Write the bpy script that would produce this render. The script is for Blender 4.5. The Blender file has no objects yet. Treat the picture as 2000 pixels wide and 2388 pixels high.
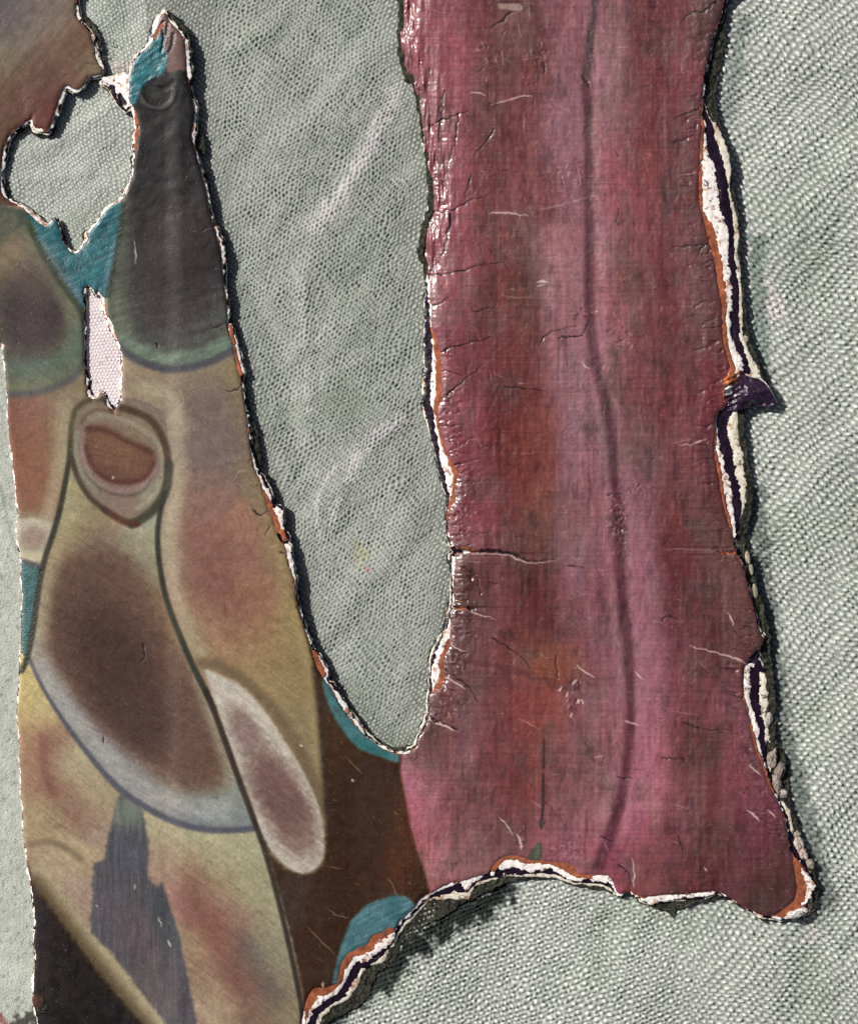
import bpy, math
import numpy as np

# ------------------------------------------------------------------ camera, sky, sun
S = 0.0005                    # metres per unit of the plan (the plan is 2000 x 2388 units)
W0, H0 = 2000.0, 2388.0
scn = bpy.context.scene
cam_d = bpy.data.cameras.new('camera'); cam = bpy.data.objects.new('camera', cam_d)
scn.collection.objects.link(cam); scn.camera = cam
PLANE_Z = 21 * S
CAM_H = 3.2
cam.location = (0, 0, CAM_H + PLANE_Z)
cam.rotation_euler = (0, 0, 0)
cam_d.sensor_fit = 'VERTICAL'
cam_d.angle = 2 * math.atan(H0 * S / 2 / CAM_H)
cam_d.clip_end = 50; cam_d.clip_start = 0.1

AZ_TO_SUN = math.radians(150)     # from +x, counter-clockwise : upper left
ELEV = math.radians(39)
to_sun = (math.cos(AZ_TO_SUN) * math.cos(ELEV), math.sin(AZ_TO_SUN) * math.cos(ELEV), math.sin(ELEV))
world = bpy.data.worlds.new('World'); scn.world = world; world.use_nodes = True
wn = world.node_tree
bg = wn.nodes['Background']; bg.inputs[1].default_value = 0.05
sky = wn.nodes.new('ShaderNodeTexSky'); sky.sky_type = 'NISHITA'; sky.sun_disc = False; sky.dust_density = 4.0; sky.air_density = 0.7; sky.ozone_density = 0.5
sky.sun_elevation = ELEV
sky.sun_rotation = math.radians(90) - AZ_TO_SUN
wn.links.new(sky.outputs[0], bg.inputs[0])
sun_d = bpy.data.lights.new('sun', 'SUN'); sun_d.energy = 5.0; sun_d.angle = math.radians(0.5)
sun_d.color = (1.0, 0.965, 0.92)
sun = bpy.data.objects.new('sun', sun_d); scn.collection.objects.link(sun)
from mathutils import Vector
sun.rotation_euler = Vector(to_sun).to_track_quat('Z', 'Y').to_euler()
sun.location = (-1.5, 1, 2)
scn.view_settings.view_transform = 'Standard'; scn.view_settings.look = 'None'
scn.view_settings.exposure = 0.0; scn.view_settings.gamma = 1.0

# ------------------------------------------------------------------ plan helpers (numpy)
G = 2.0; M = 70.0
xs = np.arange(-M, W0 + M + G, G); ys = np.arange(-M, H0 + M + G, G)
NX, NY = len(xs), len(ys)
X, Y = np.meshgrid(xs, ys)
X = X.astype(np.float32); Y = Y.astype(np.float32)

def lat(seed):
    return np.random.RandomState(seed).rand(256, 256).astype(np.float32) * 2 - 1
_l = {}
def vn(x, y, s, seed, sy=None):
    """smooth value noise, cell size s (and sy)"""
    if seed not in _l: _l[seed] = lat(seed)
    L = _l[seed]; u = x / s + 1000.37; v = y / (sy or s) + 1000.71
    i = np.floor(u).astype(np.int32); j = np.floor(v).astype(np.int32)
    fu = u - i; fv = v - j
    fu = fu * fu * (3 - 2 * fu); fv = fv * fv * (3 - 2 * fv)
    i0 = i & 255; i1 = (i + 1) & 255; j0 = j & 255; j1 = (j + 1) & 255
    a = L[j0, i0] * (1 - fu) + L[j0, i1] * fu
    b = L[j1, i0] * (1 - fu) + L[j1, i1] * fu
    return (a * (1 - fv) + b * fv).astype(np.float32)
def fbm(x, y, s, seed, n=4, sy=None, g=0.55):
    t = 0; a = 1; k = 0
    for o in range(n):
        t = t + a * vn(x, y, s / 2 ** o, seed + o * 17, (sy / 2 ** o) if sy else None); k += a; a *= g
    return t / k
def rot(x, y, deg):
    c, s = math.cos(math.radians(deg)), math.sin(math.radians(deg))
    return x * c + y * s, -x * s + y * c
def ss(a, b, t):
    t = np.clip((t - a) / (b - a), 0, 1); return t * t * (3 - 2 * t)
def smooth(pts, n=4, closed=False):
    p = [tuple(map(float, q)) for q in pts]; N = len(p); out = []
    rng = range(N if closed else N - 1)
    for i in rng:
        if closed: a, b, c, d = p[i - 1], p[i], p[(i + 1) % N], p[(i + 2) % N]
        else: a, b, c, d = p[max(i - 1, 0)], p[i], p[i + 1], p[min(i + 2, N - 1)]
        for k in range(n):
            t = k / n
            out.append(tuple(0.5 * (2 * b[m] + (c[m] - a[m]) * t + (2 * a[m] - 5 * b[m] + 4 * c[m] - d[m]) * t * t
                                    + (3 * b[m] - a[m] - 3 * c[m] + d[m]) * t ** 3) for m in range(len(b))))
    if not closed: out.append(p[-1])
    return out
def box(pts, pad):
    xa = min(q[0] for q in pts) - pad; xb = max(q[0] for q in pts) + pad
    ya = min(q[1] for q in pts) - pad; yb = max(q[1] for q in pts) + pad
    i0 = max(int((xa + M) / G), 0); i1 = min(int((xb + M) / G) + 2, NX)
    j0 = max(int((ya + M) / G), 0); j1 = min(int((yb + M) / G) + 2, NY)
    return (slice(j0, j1), slice(i0, i1)) if i1 > i0 and j1 > j0 else None
def segd(x, y, a, b):
    """distance to segment, and the running parameter"""
    dx, dy = b[0] - a[0], b[1] - a[1]; L = dx * dx + dy * dy + 1e-9
    t = np.clip(((x - a[0]) * dx + (y - a[1]) * dy) / L, 0, 1)
    return np.hypot(x - a[0] - t * dx, y - a[1] - t * dy), t
def poly_sdf(pts, pad=60):
    """signed distance (negative inside) on the window round the polygon"""
    b = box(pts, pad); x, y = X[b], Y[b]
    d = np.full(x.shape, 1e6, np.float32); ins = np.zeros(x.shape, bool); n = len(pts)
    for i in range(n):
        p, q = pts[i], pts[(i + 1) % n]
        sub = (slice(None), slice(None))
        if n > 60:                                   # only the window near this segment
            j0 = max(int((min(p[1], q[1]) - pad + M) / G) - b[0].start, 0); j1 = int((max(p[1], q[1]) + pad + M) / G) + 2 - b[0].start
            i0 = max(int((min(p[0], q[0]) - pad + M) / G) - b[1].start, 0); i1 = int((max(p[0], q[0]) + pad + M) / G) + 2 - b[1].start
            sub = (slice(j0, max(j1, 0)), slice(i0, max(i1, 0)))
        if d[sub].size:
            dd, _ = segd(x[sub], y[sub], p, q); d[sub] = np.minimum(d[sub], dd)
        if p[1] != q[1]:
            lo, hi = min(p[1], q[1]), max(p[1], q[1])
            j0 = max(int((lo + M) / G) - 1 - b[0].start, 0); j1 = max(int((hi + M) / G) + 2 - b[0].start, 0)
            r = slice(j0, j1); yy = y[r]
            if yy.size:
                c = ((p[1] > yy) != (q[1] > yy)) & (x[r] < (q[0] - p[0]) * (yy - p[1]) / (q[1] - p[1]) + p[0])
                ins[r] ^= c
    d = np.minimum(d, pad)
    return b, np.where(ins, -d, d).astype(np.float32)
def full_sdf(pts, pad=60):
    f = np.full(X.shape, pad, np.float32); b, d = poly_sdf(pts, pad); f[b] = d; return f

COL = np.zeros(X.shape + (3,), np.float32)       # the painting, sRGB 0..1
HT = np.zeros(X.shape, np.float32)               # its small relief
def c3(c): return np.array(c, np.float32) / 255
def mix(b, a, col): COL[b] = COL[b] * (1 - a[..., None]) + (col if isinstance(col, np.ndarray) else c3(col)) * a[..., None]
WX = fbm(X, Y, 90, 501, 3) * 7; WY = fbm(X, Y, 90, 601, 3) * 7
GR = fbm(X, Y, 9, 77, 3)
def fill(pts, col, soft=4, alpha=1.0, closed_smooth=True, n=4):
    p = smooth(pts, n, True) if closed_smooth else pts
    b, d = poly_sdf(p, max(40, soft * 2))
    d = d + GR[b] * min(soft * .5, 4)
    mix(b, (1 - ss(-soft, soft, d)) * alpha, col); return b, d
def blob(cx, cy, rx, ry, ang, col, a=1.0, clip=None, p=1.0):
    """soft-edged patch of colour, brushed rather than airbrushed"""
    R = max(rx, ry) * 1.9; b = box([(cx, cy)], R)
    if b is None: return
    x = X[b] - cx + WX[b] * min(1, rx / 60); y = Y[b] - cy + WY[b] * min(1, ry / 60)
    u, v = rot(x, y, ang)
    r = np.sqrt((u / rx) ** 2 + (v / ry) ** 2) + GR[b] * .10
    al = a * (1 - ss(0.45 * p, 1.35, r))
    if clip is not None: al = al * clip[b]
    mix(b, al, col)
def stroke(pts, w, col, a=1.0, soft=3, sm=True, clip=None, dh=0.0, wob=0.0, hw=None):
    p = smooth(pts, 4) if sm and len(pts) > 2 else pts
    ww = w if isinstance(w, (list, tuple)) else None
    pad = (max(w) if ww else w) + soft + 6
    b = box(p, pad)
    if b is None: return
    x, y = X[b], Y[b]
    if wob: x = x + vn(x, y, 9, 5) * wob; y = y + vn(x, y, 9, 8) * wob
    d = np.full(x.shape, 1e6, np.float32); n = len(p) - 1
    for i in range(n):
        dd, t = segd(x, y, p[i], p[i + 1])
        if ww:
            k = (i + t) / n * (len(w) - 1); k0 = np.clip(k.astype(int), 0, len(w) - 2)
            wa = np.array(w, np.float32); dd = dd - (wa[k0] * (1 - k + k0) + wa[k0 + 1] * (k - k0)) / 2
        else:
            dd = dd - w / 2
        d = np.minimum(d, dd)
    al = a * (1 - ss(-soft * .5, soft, d))
    if clip is not None: al = al * clip[b]
    if col is not None: mix(b, al, col)
    if dh: HT[b] += dh * (1 - ss(-1, (hw or soft + 1.5), d))

# ------------------------------------------------------------------ outline of the torn sheet
LEFT_EDGE = [(0, 795), (8, 830), (14, 880), (17, 930), (20, 1000), (27, 1050), (32, 1100), (38, 1160), (42, 1200), (39, 1230), (42, 1270),
             (50, 1300), (49, 1340), (53, 1390), (51, 1430), (50, 1500), (47, 1530), (45, 1600), (40, 1660), (45, 1720), (46, 1780),
             (50, 1850), (54, 1900), (53, 1930), (60, 1980), (66, 2030), (74, 2070), (78, 2110), (82, 2150), (80, 2200), (84, 2230),
             (80, 2270), (78, 2320), (80, 2350), (88, 2390), (95, 2480)]
MID_RIGHT = [(385, 28), (392, 45), (405, 60), (425, 85), (430, 110), (433, 150), (438, 190), (445, 220), (452, 245), (453, 270), (449, 290),
             (447, 320), (453, 345), (460, 370), (468, 400), (476, 430), (483, 460), (487, 490), (495, 520), (503, 545), (510, 570),
             (516, 600), (519, 640), (524, 680), (529, 730), (532, 770), (542, 800), (548, 830), (557, 880), (563, 900), (569, 940),
             (575, 980), (578, 1010), (582, 1045), (588, 1080), (598, 1110), (611, 1140), (623, 1180), (634, 1210), (648, 1250),
             (660, 1272), (666, 1290), (673, 1320), (682, 1350), (689, 1395), (699, 1430), (712, 1475), (724, 1510), (737, 1550),
             (754, 1582), (769, 1605), (785, 1632), (804, 1662), (825, 1690), (848, 1713), (870, 1731), (895, 1749), (920, 1759),
             (945, 1759), (960, 1752)]
PINK_LEFT = [(1752, 960), (1740, 972), (1720, 977), (1700, 993), (1690, 998), (1673, 1000), (1660, 1003), (1640, 1001), (1620, 1003),
             (1612, 1015), (1600, 1030), (1580, 1036), (1560, 1034), (1530, 1036), (1515, 1045), (1500, 1048), (1480, 1051), (1440, 1052),
             (1421, 1058), (1418, 1075), (1415, 1056), (1395, 1060), (1360, 1058), (1330, 1060), (1300, 1064), (1291, 1066), (1288, 1110), (1283, 1072), (1277, 1064),
             (1265, 1056), (1245, 1047), (1215, 1044), (1190, 1048), (1165, 1057), (1130, 1063), (1110, 1066), (1095, 1063), (1080, 1053),
             (1060, 1042), (1040, 1036), (1010, 1030), (985, 1022), (960, 1020), (930, 1028), (900, 1029), (870, 1029), (830, 1027),
             (790, 1018), (765, 1008), (730, 1005), (700, 1006), (650, 1001), (615, 995), (590, 984), (565, 980), (540, 983), (510, 990),
             (480, 1001), (430, 1000), (370, 995), (330, 989), (280, 981), (230, 972), (190, 962), (150, 946), (130, 938), (95, 932),
             (75, 928), (40, 931), (0, 931), (-80, 933)]
RIGHT = [(-80, 1690), (0, 1685), (30, 1681), (60, 1668), (100, 1655), (140, 1648), (170, 1640), (210, 1637), (240, 1634), (275, 1632),
         (300, 1636), (330, 1632), (360, 1630), (400, 1628), (440, 1627), (480, 1630), (510, 1638), (560, 1650), (600, 1662), (640, 1669),
         (670, 1673), (710, 1681), (750, 1682), (790, 1683), (820, 1690), (850, 1699), (872, 1696), (890, 1690), (920, 1692), (945, 1690), (965, 1669), (1000, 1666),
         (1040, 1663), (1080, 1667), (1130, 1676), (1180, 1685), (1220, 1697), (1245, 1704), (1275, 1711), (1286, 1714), (1290, 1690), (1294, 1712), (1302, 1718),
         (1320, 1729), (1350, 1738), (1385, 1746), (1430, 1757), (1465, 1766), (1490, 1776), (1510, 1768), (1530, 1747), (1548, 1738), (1556, 1731),
         (1590, 1729), (1625, 1731), (1660, 1741), (1700, 1748), (1740, 1758), (1775, 1771), (1800, 1780), (1835, 1792), (1860, 1806),
         (1890, 1820), (1930, 1830), (1970, 1838), (1995, 1845), (2030, 1850), (2060, 1856), (2085, 1855), (2105, 1845), (2120, 1825), (2134, 1800)]
BOTTOM = [(1770, 2131), (1740, 2117), (1715, 2103), (1695, 2090), (1665, 2076), (1640, 2079), (1600, 2085), (1560, 2086), (1520, 2090),
          (1500, 2092), (1480, 2085), (1462, 2077), (1448, 2085), (1436, 2078), (1428, 2055), (1415, 2042), (1380, 2040), (1350, 2040),
          (1342, 2025), (1325, 2012), (1290, 2010), (1260, 2008), (1235, 2005), (1212, 1998), (1190, 1994), (1172, 1998), (1158, 2010),
          (1148, 2022), (1138, 2035), (1110, 2043), (1080, 2053), (1050, 2058), (1020, 2073), (1000, 2083), (985, 2090), (965, 2113),
          (945, 2133), (930, 2148), (922, 2165), (905, 2163), (893, 2174), (870, 2181), (855, 2204), (830, 2214), (810, 2224), (795, 2250),
          (788, 2280), (783, 2293), (760, 2303), (735, 2304), (720, 2320), (712, 2340), (705, 2365), (700, 2390), (690, 2480)]
UL_EDGE = [(172, -80), (175, 0), (176, 30), (182, 45), (195, 60), (209, 78), (216, 100), (219, 125), (227, 145), (238, 160), (234, 171), (222, 174),
           (205, 179), (197, 192), (184, 204), (173, 207), (160, 199), (150, 199), (141, 214), (134, 235), (125, 265), (117, 290), (109, 304), (100, 299),
           (86, 295), (78, 290), (76, 268), (69, 277), (50, 288), (30, 301), (14, 324), (6, 350), (1, 385), (-2, 410), (1, 445), (12, 460), (25, 470),
           (42, 480), (60, 492), (72, 503), (85, 516), (100, 525), (110, 527), (118, 518), (127, 512), (133, 520), (138, 535), (143, 555),
           (150, 570), (160, 583), (175, 591), (186, 583), (195, 572), (206, 560), (205, 547), (215, 535), (230, 515), (240, 500), (248, 487),
           (262, 478), (280, 468), (291, 455), (303, 428), (310, 412), (311, 395), (313, 370), (319, 340), (324, 310), (324, 290), (319, 265), (312, 247),
           (303, 236), (301, 215), (302, 190), (304, 170), (312, 147), (326, 127), (341, 114), (353, 98), (361, 78), (368, 58), (374, 38)]
outline = ([(-80, -80)] + UL_EDGE + MID_RIGHT + [(x, y) for y, x in PINK_LEFT] + [(x, y) for y, x in RIGHT] + BOTTOM
           + LEFT_EDGE[::-1] + [(-80, 790)])
RAG = fbm(X, Y, 11, 301, 3, g=.6); RAG2 = fbm(X, Y, 38, 311, 3); RAG3 = fbm(X, Y, 7, 321, 2)
P0 = full_sdf(smooth(outline, 3, True), 90)
# the slit in the lower left where pale cloth shows
SLIT = [(193, 672), (203, 662), (214, 668), (222, 684), (230, 672), (234, 684), (243, 692), (247, 712), (250, 732), (262, 755), (272, 782), (280, 806),
        (286, 830), (287, 860), (285, 890), (286, 925), (286, 933), (276, 942), (266, 964), (258, 952), (248, 944), (242, 925), (236, 918), (228, 926), (216, 932), (204, 924),
        (200, 905), (197, 860), (195, 800), (196, 740), (193, 700)]
slit = full_sdf(SLIT, 90)
P0 = np.maximum(P0, -slit)
left_zone = 1 - ss(92, 110, X) * 1.0
left_zone = np.where(Y > 740, left_zone, 0)
paint = P0 + RAG * 2.2 + RAG3 * 1.2 - .3

# ------------------------------------------------------------------ layers of the sheet, torn back in steps
def ribbon(inner, outer):
    return full_sdf(inner + outer[::-1], 40)
def yx(l): return [(x, y) for y, x in l]
def caps(l):
    f = np.full(X.shape, 60, np.float32)
    for st in l:
        b = box(st, 60); x, y = X[b], Y[b]
        for p, q in zip(st[:-1], st[1:]):
            d, t = segd(x, y, p, q); f[b] = np.minimum(f[b], d - (p[2] * (1 - t) + q[2] * t))
    return f
def umin(*a):
    r = a[0]
    for k in a[1:]: r = np.minimum(r, k)
    return r
R_in = yx([(y, x - 14) for y, x in RIGHT if 225 < y < 1000])
ex = np.clip(RAG2 + .25, 0, 1)
O = umin(P0 - .6 - 3 * ex,
         ribbon(R_in[:27], yx([(290, 1641), (380, 1637), (430, 1636), (490, 1639), (530, 1665), (570, 1676), (610, 1685), (650, 1690), (690, 1697), (740, 1692), (790, 1695), (830, 1705), (865, 1718)])),
         ribbon(yx([(760, 1020), (850, 1036), (1000, 1040), (1100, 1072), (1200, 1052)]),
                yx([(760, 1005), (790, 1009), (830, 1013), (870, 1015), (900, 1013), (940, 1010), (1000, 1019), (1040, 1029), (1080, 1045), (1110, 1057), (1160, 1051), (1200, 1043)])),
         ribbon(yx([(1490, 1058), (1560, 1048), (1610, 1040)]), yx([(1490, 1040), (1540, 1022), (1590, 1020), (1625, 1002)])),
         ribbon(yx([(1640, 1725), (1740, 1745), (1850, 1790)]), yx([(1640, 1737), (1740, 1766), (1850, 1804)])),
         ribbon(yx([(1010, 1655), (1240, 1690)]), yx([(1010, 1668), (1060, 1672), (1100, 1681), (1150, 1689), (1200, 1700), (1240, 1708)])),
         full_sdf([(1820, 1980), (1845, 1992), (1865, 2012), (1880, 2035), (1890, 2060), (1890, 2085), (1880, 2110), (1850, 2135), (1820, 2142), (1795, 2138), (1790, 2100)], 40),
         ribbon([(700, 2300), (790, 2240), (860, 2170), (930, 2140)],
                [(712, 2388), (722, 2358), (740, 2336), (760, 2323), (785, 2311), (797, 2290), (812, 2260), (826, 2236), (850, 2231), (875, 2220), (895, 2195), (915, 2184), (926, 2166)]),
         ribbon([(1140, 2020), (1180, 1985), (1300, 2000), (1380, 2030)], [(1145, 2042), (1175, 2007), (1205, 2010), (1230, 2018), (1255, 2013), (1290, 2022), (1320, 2040), (1345, 2050), (1380, 2050)]),
         caps([[(508, 560, 4), (517, 620, 5)], [(543, 810, 6), (561, 870, 5)], [(608, 1145, 8), (637, 1200, 10), (664, 1255, 6)],
               [(728, 1530, 13), (750, 1572, 11)], [(536, 760, 4), (545, 800, 5)], [(317, 250, 4), (321, 300, 5), (315, 345, 4)]]))
Wh = umin(O - 1.0 - 5.0 * np.clip(RAG2[::-1, ::-1] + .35, 0, 1),
          ribbon(R_in[:27], yx([(240, 1634), (300, 1644), (340, 1648), (365, 1652), (385, 1668), (430, 1682), (490, 1690), (530, 1698), (570, 1700), (610, 1702), (650, 1707), (690, 1710), (740, 1706), (790, 1710), (830, 1727), (865, 1738)])),
          ribbon(yx([(585, 995), (700, 1015), (800, 1030), (1000, 1040), (1100, 1075), (1270, 1065)]),
                 yx([(585, 980), (620, 991), (650, 996), (700, 998), (740, 999), (790, 1003), (830, 1005), (870, 1003), (900, 1001), (940, 998), (960, 1006), (1000, 1011), (1040, 1019), (1085, 1025), (1100, 1030), (1130, 1038), (1160, 1044), (1250, 1042), (1280, 1054)])),
          ribbon(yx([(1290, 1070), (1420, 1062)]), yx([(1296, 1051), (1340, 1051), (1380, 1053), (1415, 1052)])),
          ribbon(yx([(1440, 1058), (1620, 1040)]), yx([(1440, 1045), (1480, 1031), (1520, 1012), (1560, 1003), (1600, 1000), (1625, 998)])),
          ribbon(yx([(965, 1660), (1100, 1660), (1250, 1695)]), yx([(965, 1672), (1010, 1672), (1070, 1687), (1100, 1697), (1150, 1707), (1190, 1711), (1225, 1713), (1255, 1717)])),
          ribbon(yx([(1545, 1725), (1700, 1735), (1830, 1780)]), yx([(1540, 1768), (1552, 1764), (1560, 1752), (1600, 1752), (1630, 1748), (1660, 1757), (1700, 1770), (1730, 1765), (1760, 1774), (1800, 1783), (1835, 1795)])),
          caps([[(1878, 2042, 8), (1893, 2068, 10)], [(1838, 2132, 9), (1872, 2122, 12)], [(1745, 1540, 5), (1765, 1528, 6)],
                [(602, 1118, 12), (622, 1160, 11)], [(648, 1190, 11), (652, 1215, 10)], [(668, 1280, 11), (676, 1335, 10)], [(770, 1600, 6), (828, 1690, 6)],
                [(452, 250, 7), (449, 320, 7)], [(432, 100, 7), (438, 180, 8)], [(352, 108, 7), (366, 52, 6), (376, 34, 5)], [(216, 100, 5), (232, 160, 8)], [(128, 262, 7), (142, 215, 7)],
                [(22, 470, 7), (66, 500, 9), (102, 526, 7)], [(244, 715, 6), (250, 735, 6)], [(285, 820, 6), (289, 870, 5), (288, 925, 5)], [(200, 905, 4), (216, 934, 5), (240, 930, 4), (262, 966, 5), (284, 936, 6)],
                [(204, 662, 5), (222, 678, 4), (232, 676, 5)]]),
          full_sdf([(240, 180), (262, 176), (285, 168), (303, 178), (306, 245), (294, 252), (272, 226), (252, 202), (236, 190)], 40),
          ribbon([(700, 2300), (790, 2240), (860, 2170), (930, 2140), (1000, 2070), (1100, 2035), (1180, 1985), (1300, 2000), (1410, 2030), (1440, 2060)],
                 [(705, 2470), (716, 2385), (737, 2355), (762, 2333), (790, 2316), (803, 2290), (816, 2265), (832, 2246), (858, 2240), (878, 2228), (905, 2203), (918, 2188), (930, 2160), (950, 2140), (972, 2120), (990, 2098), (1010, 2085), (1040, 2070), (1070, 2058), (1085, 2078), (1092, 2076), (1100, 2060), (1125, 2045), (1155, 2030), (1200, 2024), (1240, 2034), (1280, 2028), (1305, 2040), (1340, 2056), (1400, 2056), (1425, 2062), (1434, 2082)]),
          ribbon([(1495, 2080), (1670, 2065)], [(1495, 2100), (1520, 2110), (1545, 2105), (1600, 2097), (1640, 2092), (1670, 2084)]))
Wh = np.maximum(Wh, -caps([[(278, 222, 8), (286, 238, 10)]]))
neck = np.clip(1 - np.hypot(X - 272, Y - 205) / 60, 0, 1)

Dk = umin(Wh - 1.0 - 3.0 * np.clip(RAG2 * 1.3 + .3, 0, 1), P0 - 5,
          ribbon(yx([(240, 1620), (870, 1690)]), yx([(235, 1640), (270, 1650), (300, 1668), (320, 1680), (350, 1688), (400, 1694), (440, 1699), (500, 1707), (540, 1712), (600, 1713), (640, 1719), (680, 1723), (740, 1725), (790, 1728), (830, 1741), (875, 1755)])),
          ribbon(yx([(590, 995), (1000, 1040), (1180, 1050)]), yx([(590, 980), (620, 988), (660, 991), (720, 989), (760, 989), (800, 989), (850, 989), (900, 986), (940, 984), (960, 988), (1000, 1000), (1040, 1010), (1060, 1015), (1100, 1022), (1130, 1030), (1160, 1040), (1190, 1044)])),
          ribbon(yx([(945, 1670), (1100, 1660), (1250, 1690)]), yx([(945, 1722), (960, 1712), (1000, 1705), (1050, 1718), (1100, 1722), (1150, 1732), (1180, 1732), (1200, 1727), (1240, 1717)])),
          ribbon(yx([(1545, 1740), (1700, 1740), (1990, 1830)]), yx([(1535, 1768), (1545, 1775), (1560, 1780), (1600, 1783), (1630, 1780), (1670, 1775), (1700, 1786), (1740, 1785), (1760, 1784), (1800, 1788), (1835, 1800), (1860, 1812), (1890, 1832), (1930, 1842), (1960, 1846), (1990, 1860), (2040, 1890)])),
          full_sdf([(240, 182), (262, 176), (285, 168), (303, 176), (306, 248), (292, 260), (270, 240), (252, 204), (238, 192)], 40),
          ribbon([(700, 2300), (790, 2240), (860, 2170), (930, 2140), (1000, 2070), (1100, 2035), (1180, 1985), (1300, 2000), (1410, 2030), (1440, 2060)],
                 [(725, 2470), (738, 2388), (745, 2366), (770, 2347), (800, 2332), (818, 2318), (830, 2290), (845, 2265), (866, 2250), (890, 2235), (906, 2213), (922, 2186), (935, 2160), (955, 2142), (975, 2122), (1000, 2096), (1050, 2088), (1090, 2083), (1110, 2060), (1150, 2048), (1200, 2043), (1260, 2038), (1295, 2042), (1340, 2060), (1400, 2064), (1425, 2072), (1436, 2088)]))
W2 = umin(Dk - 1.0 - 2.5 * np.clip(RAG2[:, ::-1] * 1.3 + .45, 0, 1),
          ribbon(yx([(285, 1650), (880, 1690)]), yx([(285, 1668), (315, 1684), (360, 1699), (400, 1704), (440, 1701), (455, 1700), (470, 1710), (500, 1718), (550, 1722), (600, 1723), (650, 1727), (700, 1731), (780, 1732), (830, 1752), (882, 1779)])),
          ribbon(yx([(950, 1690), (1270, 1700)]), yx([(955, 1718), (1000, 1721), (1040, 1725), (1060, 1733), (1100, 1735), (1130, 1742), (1170, 1740), (1190, 1735), (1210, 1725), (1240, 1718), (1275, 1722)])),
          ribbon(yx([(1550, 1760), (2000, 1830)]), yx([(1550, 1779), (1600, 1790), (1640, 1794), (1670, 1783), (1700, 1793), (1740, 1796), (1760, 1789), (1800, 1791), (1835, 1803), (1860, 1817), (1890, 1840), (1930, 1848), (1970, 1853), (2010, 1872), (2045, 1895), (2062, 1904)])),
          ribbon([(700, 2300), (790, 2240), (860, 2170), (930, 2140), (1000, 2070), (1100, 2035), (1180, 1985), (1300, 2000), (1410, 2030), (1440, 2060)],
                 [(735, 2470), (749, 2388), (752, 2372), (780, 2350), (812, 2334), (828, 2312), (838, 2290), (850, 2260), (892, 2248), (915, 2215), (932, 2184), (942, 2162), (960, 2148), (985, 2118), (1002, 2102), (1050, 2098), (1092, 2101), (1106, 2070), (1150, 2054), (1230, 2046), (1300, 2050), (1340, 2064), (1400, 2070), (1432, 2083)]))
Fe = umin(W2 - .5 - 4 * np.clip(RAG2 * 1.4 + .1, 0, 1),
          ribbon(yx([(-80, 1660), (300, 1620), (880, 1690)]), yx([(-80, 1700), (0, 1698), (100, 1690), (160, 1680), (220, 1668), (260, 1672), (300, 1682), (360, 1704), (440, 1708), (500, 1722), (600, 1728), (700, 1737), (760, 1743), (800, 1752), (850, 1770), (885, 1784)])),
          ribbon(yx([(950, 1690), (1300, 1700)]), yx([(950, 1735), (1000, 1735), (1050, 1742), (1100, 1750), (1150, 1755), (1200, 1752), (1250, 1738), (1290, 1750)])),
          ribbon(yx([(1290, 1700), (1480, 1750), (1560, 1760), (2000, 1830), (2110, 1860)]),
                 yx([(1290, 1752), (1330, 1762), (1380, 1770), (1430, 1785), (1480, 1795), (1520, 1796), (1550, 1798), (1600, 1806), (1650, 1808), (1700, 1806), (1740, 1812), (1770, 1832), (1800, 1838), (1850, 1840), (1900, 1850), (1950, 1870), (2000, 1890), (2040, 1902), (2080, 1910), (2110, 1905), (2135, 1890)])),
          ribbon([(700, 2300), (860, 2170), (1000, 2070), (1180, 1985), (1300, 2000), (1440, 2060)],
                 [(755, 2470), (765, 2388), (800, 2368), (835, 2350), (858, 2328), (864, 2300), (880, 2272), (920, 2240), (938, 2205), (965, 2190), (985, 2165), (1010, 2150), (1045, 2135), (1070, 2112), (1105, 2098), (1145, 2078), (1170, 2066), (1200, 2053), (1240, 2050), (1300, 2054), (1345, 2070), (1400, 2076), (1440, 2090)]),
          ribbon([(1495, 2080), (1690, 2080)], [(1500, 2100), (1520, 2118), (1555, 2128), (1570, 2144), (1576, 2124), (1600, 2116), (1640, 2102), (1688, 2094)]),
          caps([[(392, 30, 6), (425, 62, 7), (440, 100, 7)], [(186, 30, 8), (215, 60, 8), (228, 110, 10)], [(455, 280, 9), (470, 350, 10)], [(585, 990, 12), (600, 1080, 11)], [(905, 1760, 4), (945, 1762, 4)]]))
tl = (X > 850) & (X < 1060) & (Y < 1010) & ~((Y > 105) & (Y < 185) & (X < 960))
Fe = np.where(tl, np.minimum(W2, P0 - 3), Fe)
t2 = tl & (Y < 575)
Wh = np.where(t2, P0 - 1.5 - 2 * ex, Wh); Dk = np.where(t2, P0 - 2.5, Dk); W2 = np.where(t2, P0 - 3.0, W2); Fe = np.where(t2, P0 - 3.4, Fe)
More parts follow.
